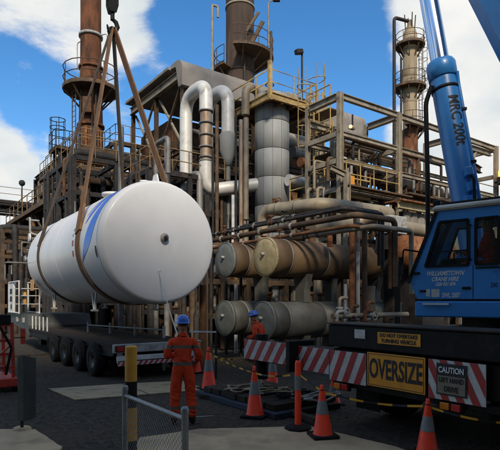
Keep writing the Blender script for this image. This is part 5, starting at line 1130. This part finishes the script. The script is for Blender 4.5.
# ================================================================== PEOPLE
def person(name, label, loc, yaw, J, R_, links, region, hands, head, helmet=None, hair=True, bands=(), scale=1.0, legs=True):
    """J: joints (local, x right, y forward), R_: radii, links: edges, region: joint -> material index"""
    bm = bmesh.new(); lay = bm.verts.layers.skin.verify(); vd = {}
    for k, p in J.items():
        v_ = bm.verts.new(p); r = R_[k]; v_[lay].radius = r if isinstance(r, tuple) else (r, r); v_[lay].use_root = k == 'pelvis'; vd[k] = v_
    for a, b_ in links: bm.edges.new((vd[a], vd[b_]))
    me = bpy.data.meshes.new('tmp'); bm.to_mesh(me); bm.free()
    ob = bpy.data.objects.new('tmp', me); COL.objects.link(ob)
    sk = ob.modifiers.new('skin', 'SKIN'); sk.use_smooth_shade = True; sk.branch_smoothing = .6
    ss = ob.modifiers.new('sub', 'SUBSURF'); ss.levels = ss.render_levels = 3
    dg = bpy.context.evaluated_depsgraph_get(); me2 = bpy.data.meshes.new_from_object(ob.evaluated_get(dg)); bpy.data.objects.remove(ob)
    bm = bmesh.new(); bm.from_mesh(me2)
    for z, hgt, cond in bands:
        for zc in (z, z+hgt):
            geo = [f for f in bm.faces if cond(f.calc_center_median())]; es = set(e for f in geo for e in f.edges); vs_ = set(v_ for f in geo for v_ in f.verts)
            bmesh.ops.bisect_plane(bm, geom=list(vs_)+list(es)+geo, plane_co=(0, 0, zc), plane_no=(0, 0, 1))
    mats = ['coverall', 'skin', 'boot', 'glove', 'coverall_band', 'hair', 'ink']
    segs = [(V(J[a]), V(J[b_]), region.get(b_, 0)) for a, b_ in links]
    for f in bm.faces:
        c_ = f.calc_center_median(); best = (9, 0)
        for a, b_, mi in segs:
            d_ = b_-a; t = max(0, min(1, (c_-a).dot(d_)/d_.length_squared)); dist = (c_-a-d_*t).length
            if dist < best[0]: best = (dist, mi)
        f.material_index = best[1]; f.smooth = True
        for z, hgt, cond in bands:
            if z < c_.z < z+hgt and cond(c_) and best[1] == 0: f.material_index = 4
    from mathutils import noise
    for v_ in bm.verts:
        if all(f.material_index in (0, 4) for f in v_.link_faces):
            p = v_.co; k_ = noise.noise(V((p.x*9, p.y*9, p.z*16+p.x*14)))*.010+noise.noise(V((p.x*22+5, p.y*22, p.z*30)))*.005
            if abs(p.z-.5) < .12 or abs(p.z-.16) < .1 or abs(p.z-1.08) < .07: k_ += .006*math.sin(p.z*95+p.x*25)
            v_.co = p+v_.normal*k_
    bm.to_mesh(me2); bm.free()
    B = MB(); hc, fwd, tilt = head          # head centre, facing dir in local
    fwd = V(fwd).normalized(); rt = fwd.cross(Z).normalized(); up = rt.cross(fwd).normalized(); hc = V(hc)
    hp_ = lambda x, y, z: hc+rt*x+fwd*y+up*z
    B.cur = 1; vs_ = []; n = 16; m_ = 12
    for j in range(m_+1):
        ph = math.pi*j/m_
        for i in range(n):
            t = 2*math.pi*i/n; x, y, z = math.sin(ph)*math.cos(t)*.076, math.sin(ph)*math.sin(t)*.098, math.cos(ph)*.118
            if z < -.03: k = 1-(-.03-z)*2.6; x *= k; y = y*k+.012
            if y > .06 and abs(z) < .07: y *= .94
            vs_.append(hp_(x, y, z))
    B.add(vs_, [(j*n+i, (j+1)*n+i, (j+1)*n+(i+1) % n, j*n+(i+1) % n) for j in range(m_) for i in range(n)], True)
    B.prism([hp_(-.017, .085, -.032), hp_(.017, .085, -.032), hp_(.0, .088, .022)], fwd*.001); B.add([hp_(-.018, .088, -.034), hp_(.018, .088, -.034), hp_(0, .122, -.03), hp_(0, .092, .02)], [(0, 1, 2), (1, 3, 2), (0, 2, 3)], True)
    for k in (-1, 1): B.sphere(hp_(.078*k, -.005, -.005), .03, 8, (.35, .7, 1)); B.cur = 6; B.sphere(hp_(.031*k, .083, .012), .011, 8); B.cur = 1
    B.cur = 6; B.box(hp_(0, .088, -.062), .045, .008, .007, rt, fwd, up); B.cur = 1
    # hands: palm and five fingers each
    for hpos, hdir, curl, side_ in hands:
        hpos, hdir = V(hpos), V(hdir).normalized(); sidev = hdir.cross(V(curl)).normalized(); cu = V(curl).normalized(); B.cur = 3
        B.box(hpos+hdir*.045, .095, .078, .030, hdir, sidev, cu, .01)
        for i, (ln, off) in enumerate(((.070, -.03), (.080, -.01), (.075, .011), (.060, .030))):
            a = hpos+hdir*.09+sidev*off; B.sweep([a, a+hdir*ln*.45+cu*.012, a+hdir*ln*.6+cu*.045, a+hdir*ln*.25+cu*.065], [.0095, .009, .0085, .007], 7)
        a = hpos+hdir*.03-sidev*.04*side_; B.sweep([a, a+hdir*.035-sidev*.022*side_+cu*.02, a+hdir*.055-sidev*.012*side_+cu*.05], [.012, .0105, .009], 7)
    B.cur = 0
    n0 = len(me2.vertices)
    verts = [tuple(v_.co) for v_ in me2.vertices]+[tuple(v_) for v_ in B.v]; faces = [list(p.vertices) for p in me2.polygons]+[[i+n0 for i in f] for f in B.f]
    mi = [p.material_index for p in me2.polygons]+B.mi; sm = [True]*len(me2.polygons)+B.s
    body = bpy.data.meshes.new('body'); body.from_pydata(verts, [], faces); body.polygons.foreach_set('material_index', mi); body.polygons.foreach_set('use_smooth', sm)
    for x in mats: body.materials.append(MATS[x])
    body.update()
    root = thing(name, label, 'person', loc); root.rotation_euler = (0, 0, yaw); root.scale = (scale,)*3
    o = bpy.data.objects.new('body', body); COL.objects.link(o); o.parent = root
    def child(nm, mb, mt):
        me_ = bpy.data.meshes.new(nm); me_.from_pydata([tuple(p) for p in mb.v], [], mb.f); me_.polygons.foreach_set('use_smooth', mb.s); me_.materials.append(MATS[mt]); me_.update()
        c_ = bpy.data.objects.new(nm, me_); COL.objects.link(c_); c_.parent = root; return c_
    b = MB(); nk = V(J['neck0'])*.25+V(J['neck'])*.75; b.lathe(nk-Z*.05, V(J['neck'])-V(J['neck0']), [(.078, -.02), (.080, .03), (.074, .045), (.066, .03)], 18); child('collar', b, 'coverall')
    if hair:
        b = MB(); vs_ = []; fs = []
        for j in range(7):
            ph = R(100)*j/6
            for i in range(13): t = R(-205)+R(230)*i/12+R(0); vs_.append(hp_(math.sin(ph)*math.cos(t)*.086, math.sin(ph)*math.sin(t)*.108-.004, math.cos(ph)*.128))
        for j in range(6):
            for i in range(12): fs.append((j*13+i, (j+1)*13+i, (j+1)*13+i+1, j*13+i+1))
        b.add(vs_, fs, True); child('hair', b, 'hair')
    if helmet:
        b = MB(); vs_ = []; fs = []; pr_ = [(0, .165), (.05, .160), (.09, .138), (.115, .10), (.122, .055), (.124, .035), (.140, .030), (.140, .022), (.118, .024)]
        for r, z in pr_:
            for i in range(24):
                t = 2*math.pi*i/24; br = 1+(.22*max(0, math.sin(t))**2 if r > .13 else 0); vs_.append(hp_(r*math.cos(t)*.93*(1), r*math.sin(t)*1.08*br, z))
        fs = [(j*24+i, (j+1)*24+i, (j+1)*24+(i+1) % 24, j*24+(i+1) % 24) for j in range(len(pr_)-1) for i in range(24)]
        b.add(vs_, fs, True); b.bar(hp_(0, -.10, .125), hp_(0, .09, .145), .03, .02, up); child('helmet', b, helmet)
    return root
LK = [('pelvis', 'spine'), ('spine', 'chest'), ('chest', 'neck0'), ('neck0', 'neck')]
for s_ in 'LR': LK += [('chest', 'sh'+s_), ('sh'+s_, 'el'+s_), ('el'+s_, 'wr'+s_), ('wr'+s_, 'ha'+s_), ('pelvis', 'hip'+s_), ('hip'+s_, 'kn'+s_), ('kn'+s_, 'cf'+s_), ('cf'+s_, 'an'+s_), ('an'+s_, 'ft'+s_), ('ft'+s_, 'to'+s_)]
RD = dict(pelvis=(.165, .135), spine=(.155, .125), chest=(.175, .135), neck0=.08, neck=.06)
for s_ in 'LR': RD.update({'sh'+s_: .088, 'el'+s_: .066, 'wr'+s_: .048, 'ha'+s_: .034, 'hip'+s_: .118, 'kn'+s_: .092, 'cf'+s_: .092, 'an'+s_: .075, 'ft'+s_: .055, 'to'+s_: .042})
RG = dict(neck=1, haL=3, haR=3, ftL=2, ftR=2, toL=2, toR=2)
# worker with blue helmet
J = dict(pelvis=(0, 0, .97), spine=(0, .0, 1.14), chest=(0, .0, 1.33), neck0=(0, .0, 1.46), neck=(0, .015, 1.54),
         shL=(-.18, 0, 1.385), elL=(-.275, -.03, 1.12), wrL=(-.12, .23, 1.14), haL=(-.07, .28, 1.16), shR=(.18, 0, 1.385), elR=(.27, -.02, 1.12), wrR=(.21, .2, 1.02), haR=(.19, .26, 1.01),
         hipL=(-.095, 0, .88), knL=(-.125, .03, .50), cfL=(-.135, -.005, .32), anL=(-.14, -.01, .15), ftL=(-.145, -.0, .06), toL=(-.165, .15, .045),
         hipR=(.095, 0, .88), knR=(.13, .03, .50), cfR=(.14, -.005, .32), anR=(.145, -.01, .15), ftR=(.15, -.0, .06), toR=(.175, .15, .045))
torso = lambda c_: abs(c_.x) < .215 or c_.z > 1.25
bnd = [(1.26, .055, lambda c_: c_.z > .9), (.985, .06, lambda c_: c_.z > .8 and abs(c_.x) < .22 and c_.y < .16), (.27, .05, lambda c_: c_.z < .6)]
person('person', 'worker in orange coveralls and blue helmet seen from behind, holding the tag line', (-1.1, 8.2, 0), R(6), J, RD, LK, RG,
       [((-.07, .27, 1.16), (.5, .8, .25), (.5, .1, -.8), -1), ((.19, .25, 1.01), (-.2, .95, -.05), (-.6, .1, -.7), 1)], ((0, .03, 1.645), (-.05, 1, .0), 0), helmet='helmet_blue', bands=bnd)
# worker bending behind the outrigger
J2 = dict(J); 
def bend(p, ang): 
    p = V(p); y, z = p.y, p.z-.95; return (p.x, y*math.cos(ang)+z*math.sin(ang), .95+z*math.cos(ang)-y*math.sin(ang))
for k_ in ('spine', 'chest', 'neck0', 'neck', 'shL', 'shR', 'elL', 'elR', 'wrL', 'wrR', 'haL', 'haR'): J2[k_] = bend(J[k_], R(12))
hc2 = bend((0, .05, 1.645), R(12))
bnd2 = [(z, h_, c_) for z, h_, c_ in bnd[2:]]
person('person', 'second worker in orange with blue helmet standing behind the striped outrigger boards', (.27, 12.9, 0), R(62), J2, RD, LK, RG,
       [(J2['haL'], (.3, .9, -.5), (.3, -.5, -.8), -1), (J2['haR'], (-.1, .9, -.5), (-.3, -.5, -.8), 1)], (hc2, (-.05, .95, -.25), 0), helmet='helmet_blue', bands=bnd2)
# crane driver: seated
J3 = dict(pelvis=(0, 0, .12), spine=(0, .0, .30), chest=(0, .02, .50), neck0=(0, .02, .62), neck=(0, .04, .70),
          shL=(-.18, .02, .55), elL=(-.24, .10, .30), wrL=(-.2, .34, .32), haL=(-.19, .40, .33), shR=(.18, .02, .55), elR=(.24, .10, .30), wrR=(.2, .34, .34), haR=(.19, .40, .35),
          hipL=(-.1, .03, .10), knL=(-.13, .44, .10), cfL=(-.13, .46, -.1), anL=(-.13, .46, -.22), ftL=(-.13, .47, -.31), toL=(-.14, .6, -.33), hipR=(.1, .03, .10), knR=(.13, .44, .10), cfR=(.13, .46, -.1), anR=(.13, .46, -.22), ftR=(.13, .47, -.31), toR=(.14, .6, -.33))
yaw = math.atan2(fb.y, fb.x)-math.pi/2
q = cb(1.20, .34, 2.49)
person('person', 'crane driver in orange sitting at the controls inside the blue cab', q, yaw, J3, RD, LK, RG, [(J3['haL'], (0, 1, .1), (0, 0, -1), -1), (J3['haR'], (0, 1, .1), (0, 0, -1), 1)], ((0, .06, .80), (-.1, 1, .0), 0), helmet=None)

# ================================================================== SITE FURNITURE
def cone(label, px, by, hpx, proto=None, lean=0):
    Y = 1025/(by-300); h = hpx*Y/500; loc = V(((px-250)/500*Y, Y, 0.05 if Y < 7.9 and -1.6 < (px-250)/500*Y < 1.9 else 0.0))
    if proto is None:
        rt = thing('traffic_cone', label, 'traffic cone', loc, 'orange traffic cones along the tape')
        part(rt, 'base', 'rubber', 'box', loc+Z*.028, .42, .42, .05, V((1, 0, 0)), V((0, 1, 0)), Z, .012)
        part(rt, 'body', 'cone_orange', 'lathe', loc, Z, [(.165, .05), (.150, .07), (.030, .86), (.026, .895), (.0, .9)], 28)
        rr_ = lambda z: .150-(z-.07)*(.12/.79)+.0025
        part(rt, 'sleeve', 'reflective', 'lathe', loc, Z, [(rr_(.40), .40), (rr_(.63), .63)], 28)
        part(rt, 'top_band', 'rubber', 'lathe', loc, Z, [(rr_(.80), .80), (rr_(.815), .815)], 20)
    else:
        rt = copy_tree(proto, loc); rt['label'] = label
    s = h/.9; rt.scale = (max(.92, s), max(.92, s), s); rt.rotation_euler = (rs.uniform(-.025, .025), rs.uniform(-.03, .03), rs.uniform(-.6, .6))
    return rt, loc+Z*h*.86
c1, k1_ = cone('large orange cone on the concrete path nearest the striped boards', 323, 440, 52)
c2_, k2_ = cone('orange cone left of the delineator post, in front of the outrigger mat', 255, 417, 51, c1)
c3_, k3_ = cone('orange cone right beside the blue-helmeted worker', 209, 390, 43, c1)
c4_, k4_ = cone('orange cone in front of the crane tail at the bottom right', 427, 456, 58, c1)
c5_, k5_ = cone('orange cone half hidden behind the striped outrigger boards', 272, 389, 40, c1)
c6_, k6_ = cone('far orange cone beside the crane wheel, mostly hidden', 333, 404, 26, c1)
c7_, k7_ = cone('small orange cone glimpsed between worker and riser pipe', 196.5, 373, 30, c1)
# delineator
Y = 1025/(432-300); loc = V(((298-250)/500*Y, Y, .05)); root = thing('delineator_post', 'slim orange delineator post with grey sleeve on black base', 'delineator', loc)
part(root, 'base', 'rubber', 'lathe', loc, Z, [(0, 0), (.21, 0), (.21, .03), (.17, .05), (.06, .07), (0, .07)], 8, False); part(root, 'post', 'cone_orange', 'lathe', loc, Z, [(.052, .06), (.048, 1.02), (.036, 1.06), (0, 1.06)], 20); part(root, 'sleeve', 'reflective', 'lathe', loc, Z, [(.0545, .60), (.0535, .83)], 20); part(root, 'handle', 'rubber', 'sweep', [loc+Z*1.05, loc+Z*1.12], .018, 6)
kd = loc+Z*.86
# caution tape
def tape(a, b_, sag, label):
    L_ = (b_-a).length; n_ = max(8, int(L_/.05)); rt = thing('caution_tape', label, 'tape', a); b = MB(); pts = [a+(b_-a)*i/n_-Z*sag*4*(i/n_)*(1-i/n_) for i in range(n_+1)]
    for i in range(n_):
        tw = .35*math.sin(i*.33); wv = Z*math.cos(tw)*.015+V((0, 1, 0))*math.sin(tw)*.015; tw2 = .35*math.sin((i+1)*.33); wv2 = Z*math.cos(tw2)*.015+V((0, 1, 0))*math.sin(tw2)*.015
        b.cur = (i//4) % 2; b.add([pts[i]-wv, pts[i+1]-wv2, pts[i+1]+wv2, pts[i]+wv], [(0, 1, 2, 3)])
    b.build('tape_strip', ['tape_yellow', 'ink'], rt)
tape(k3_, k2_, .04, 'yellow black caution tape strung from worker cone to middle cone'); tape(k2_, kd, .05, 'yellow black caution tape strung from middle cone to delineator'); tape(kd, k1_, .01, 'short caution tape between delineator and nearest large cone')
tape(k1_, k4_, .06, 'long caution tape strung below the OVERSIZE sign'); tape(k4_, P(520, 424, 6.0), .05, 'caution tape leaving the picture at the lower right')
q = P(176, 350, 13.5); q2 = P(209, 353, 11.6); tape(P(236, 359, 13), k3_, .06, 'caution tape stretching behind the worker towards the drums')
# outrigger mats
root = thing('outrigger_mat', 'stack of dark timber and blue mats under the crane outrigger jack', 'mat', jk)
for k in range(8): part(root, 'plank', 'deck_wood', 'box', jk+E1*(k*.3-.9)+E2*(.02*(k % 3))+Z*.165, .28, 1.5, .11, E1, E2, Z, .008)
for k in range(5): part(root, 'plank', 'mat_blue' if k < 2 else 'deck_wood', 'box', jk+E2*(k*.32-.7)+E1*(.15)+Z*.055, 2.7, .30, .10, E1, E2, Z, .008)
rg = random.Random(9)
for i, lb in enumerate(('tangled brown hose lying on the outrigger mats', 'tangled yellow hose lying behind the cones', 'dark hose coil on the ground beside the mats', 'pale rope heap at the foot of the striped boards')):
    a = jk+E1*(i*.5-.3)+E2*(-.35+.2*i)+Z*.25; pts = []
    for k in range(40): t = k*.5+i; pts.append(a+V((math.cos(t)*(.35+.1*math.sin(k*.7)), math.sin(t*1.1)*.25, (.03+.03*math.sin(k*1.3+i))))+E1*k*.012)
    tag(base_at(MB().sweep(pts, .022, 6).build('hose', ('pipe_tan', 'ex_cap_yellow', 'rubber', 'pale_steel')[i]), a), lb, 'hose')
# debris timbers
for i, lb in enumerate(('short timber offcut lying left of the mats', 'long timber offcut lying behind the middle cone', 'timber offcut leaning on the mat stack')):
    a = jk+E1*(-.9+i*.9)-E2*(.9-.3*i)+Z*.05; tag(base_at(MB().bar(a, a+(E1*.9+E2*(.4-.3*i)).normalized()*(.8+.3*i)+Z*.03*i, .12, .08).build('timber', 'deck_wood'), a-Z*.05), lb, 'timber')

# ground sheets
for poly, lb in (([(-4.6, 11.4), (-3.55, 10.15), (-2.2, 10.75), (-3.1, 12.05)], 'pale plywood sheet on the gravel behind the trailer, left one'), ([(-3.06, 12.07), (-2.16, 10.77), (-.95, 11.3), (-1.7, 12.5)], 'pale plywood sheet on the gravel behind the worker, right one')):
    o = slab('ground_sheet', poly, .006, .03, 'plywood'); tag(base_at(o, (poly[0][0], poly[0][1], .006)), lb, 'plywood sheet')

# fence panel, bollard
a = V((-1.375, 5.5, 0)); e = V((-.572, 4.4, 0)); d_ = (e-a); hF = 1.05
root = thing('mesh_fence', 'short galvanised chain-link fence panel at the bottom left', 'fence', (a+e)/2)
for q in (a, e):
    p_ = part(root, 'post', 'galvanised', 'tube', q, q+Z*(hF+.03), .032, n=14); MB().lathe(q+Z*(hF+.03), Z, [(.036, -.03), (.037, .01), (.024, .03), (0, .035)], 14).build('cap', 'galvanised', p_)
part(root, 'top_rail', 'galvanised', 'tube', a+Z*(hF-.05), e+Z*(hF-.05), .022, n=12); part(root, 'bottom_rail', 'galvanised', 'tube', a+Z*.1, e+Z*.1, .016, n=10)
b = MB(); Ln = d_.length; dn = d_.normalized(); cell = .06; zt0, zt1 = .1, hF-.05; hh_ = zt1-zt0; nrm = dn.cross(Z)
x = -hh_
while x < Ln:
    for sg in (1, -1):
        x0, x1 = (x, x+hh_); za, zb_ = (zt0, zt1) if sg > 0 else (zt1, zt0)
        if x0 < 0: f = -x0/hh_; x0, za = 0, za+(zb_-za)*f
        if x1 > Ln: f = (Ln-(x))/hh_; x1 = Ln; zb_ = ((zt0 if sg > 0 else zt1)+((zt1-zt0) if sg > 0 else (zt0-zt1))*f)
        if x1-x0 > .01: b.tube(a+dn*x0+Z*za+nrm*.003*sg, a+dn*x1+Z*zb_+nrm*.003*sg, .0022, n=4, caps=False)
    x += cell
b.build('chain_link', 'galvanised', root)['kind'] = 'stuff'
q = V(((131-250)/500*6.2, 6.2, 0)); root = thing('bollard', 'yellow and black banded steel bollard behind the fence panel', 'bollard', q)
zz_ = [zat(347, 6.2), zat(381, 6.2), zat(407, 6.2), zat(440, 6.2), 0]
for i in range(4): part(root, 'band', ('bollard_yellow', 'crane_black')[i % 2], 'lathe', q, Z, [(.074, zz_[i+1]), (.074, zz_[i])], 28)
part(root, 'cap', 'bollard_yellow', 'lathe', q+Z*zz_[0], Z, [(.074, 0), (.066, .012), (.0, .018)], 28)
# dark folded sign board on a post
q = V(((22-250)/500*7.76, 7.76, 0.045)); root = thing('sign_board', 'dark folded board on a short post at the left path', 'board', q)
part(root, 'post', 'dark_steel', 'tube', q, q+Z*1.12, .025, n=10); part(root, 'footing', 'concrete', 'lathe', q, Z, [(0, .03), (.12, .03), (.14, 0)], 14)
part(root, 'left_leaf', 'sheet_dark', 'prism', [q+V((-.06, -.02, .14)), q+V((.05, -.06, .14)), q+V((.05, -.06, 1.15)), q+V((-.06, -.02, 1.12))], V((.0, .012, 0))); part(root, 'right_leaf', 'sheet_dark', 'prism', [q+V((.052, -.06, .13)), q+V((.20, .03, .17)), q+V((.20, .03, 1.10)), q+V((.052, -.06, 1.15))], V((.0, .012, 0)))
# red frame machine at left edge
q = V((-5.9, 11.4, 0)); root = thing('red_machine', 'red tubular work platform frame cut by the left edge', 'machine', q)
part(root, 'base_tray', 'machine_red', 'box', q+Z*.22, .9, 1.3, .2, U, VV, Z, .02)
for s_ in (-.36, .0, .36):
    for t_ in (-.55, .55): part(root, 'upright', 'machine_red', 'bar', q+U*s_+VV*t_+Z*.3, q+U*s_*.9+VV*t_+Z*1.55, .07, .07)
for z in (.55, .85, 1.15, 1.5):
    part(root, 'cross_bar', 'machine_red', 'bar', q-U*.36-VV*.55+Z*z, q+U*.36-VV*.55+Z*z, .06, .06); part(root, 'cross_bar', 'machine_red', 'bar', q-U*.36-VV*.55+Z*z, q-U*.36+VV*.55+Z*z, .05, .05)
part(root, 'brace', 'machine_red', 'bar', q-U*.36-VV*.56+Z*.4, q+U*.36-VV*.56+Z*1.1, .05, .04); part(root, 'brace', 'cone_orange', 'bar', q+U*.36-VV*.57+Z*.5, q-U*.3-VV*.57+Z*.9, .05, .03)
for s_ in (-.4, .4):
    for t_ in (-.5, .5):
        w_ = part(root, 'wheel', 'rubber', 'tube', q+U*(s_-.06)+VV*t_+Z*.15, q+U*(s_+.06)+VV*t_+Z*.15, .15, n=16)
part(root, 'hydraulic_hose', 'rubber', 'path', [q+U*.2-VV*.6+Z*.4, q+U*.3-VV*.7+Z*1.0, q-VV*.6+Z*1.62, q-U*.3-VV*.5+Z*1.5], .03, 8); part(root, 'control_box', 'crane_black', 'box', q+U*.1-VV*.5+Z*1.62, .4, .25, .22, U, VV, Z, .02); part(root, 'flag', 'machine_red', 'prism', [q+U*.52-VV*.5+Z*1.05, q+U*.62-VV*.5+Z*1.05, q+U*.62-VV*.5+Z*1.4, q+U*.52-VV*.5+Z*1.4], VV*.01); part(root, 'flag_pole', 'crane_black', 'bar', q+U*.36-VV*.49+Z*1.2, q+U*.62-VV*.49+Z*1.2, .02, .02)
# pale barrier rail behind trailer
a = P(88, 325, 17.5); e = P(164, 330, 14.6); root = thing('barrier_rail', 'thin pale barrier rail with posts behind the trailer deck', 'barrier', V((a.x, a.y, 0)))
part(root, 'rail', 'pale_steel', 'tube', a, e, .025, n=8)
for f in (0, .33, .66, 1): q = a*(1-f)+e*f; part(root, 'post', 'white_frame' if f == 1 else 'pale_steel', 'tube', V((q.x, q.y, 0)), q+Z*.12, .04, n=8)
a = P(190, 331.5, 12.6); e = P(216, 332, 13.0); root = thing('barrier_rail', 'short bluish white barrier rail right of the worker helmet', 'barrier', V((a.x, a.y, 0)))
part(root, 'rail', 'white_frame', 'bar', a, e, .03, .04)
for q in (a, e): part(root, 'post', 'dark_steel', 'tube', V((q.x, q.y, 0)), q-Z*.03, .03, n=8)
# second riser in front of the lower left drum
q = V((P(203, 0, 14.8).x, 14.8, 0)); tag(base_at(MB().tube(q, q+Z*zat(285, 14.8), .10, n=14).build('riser_pipe', 'rust'), q), 'brown riser pipe standing right of the tank bottom', 'pipe')
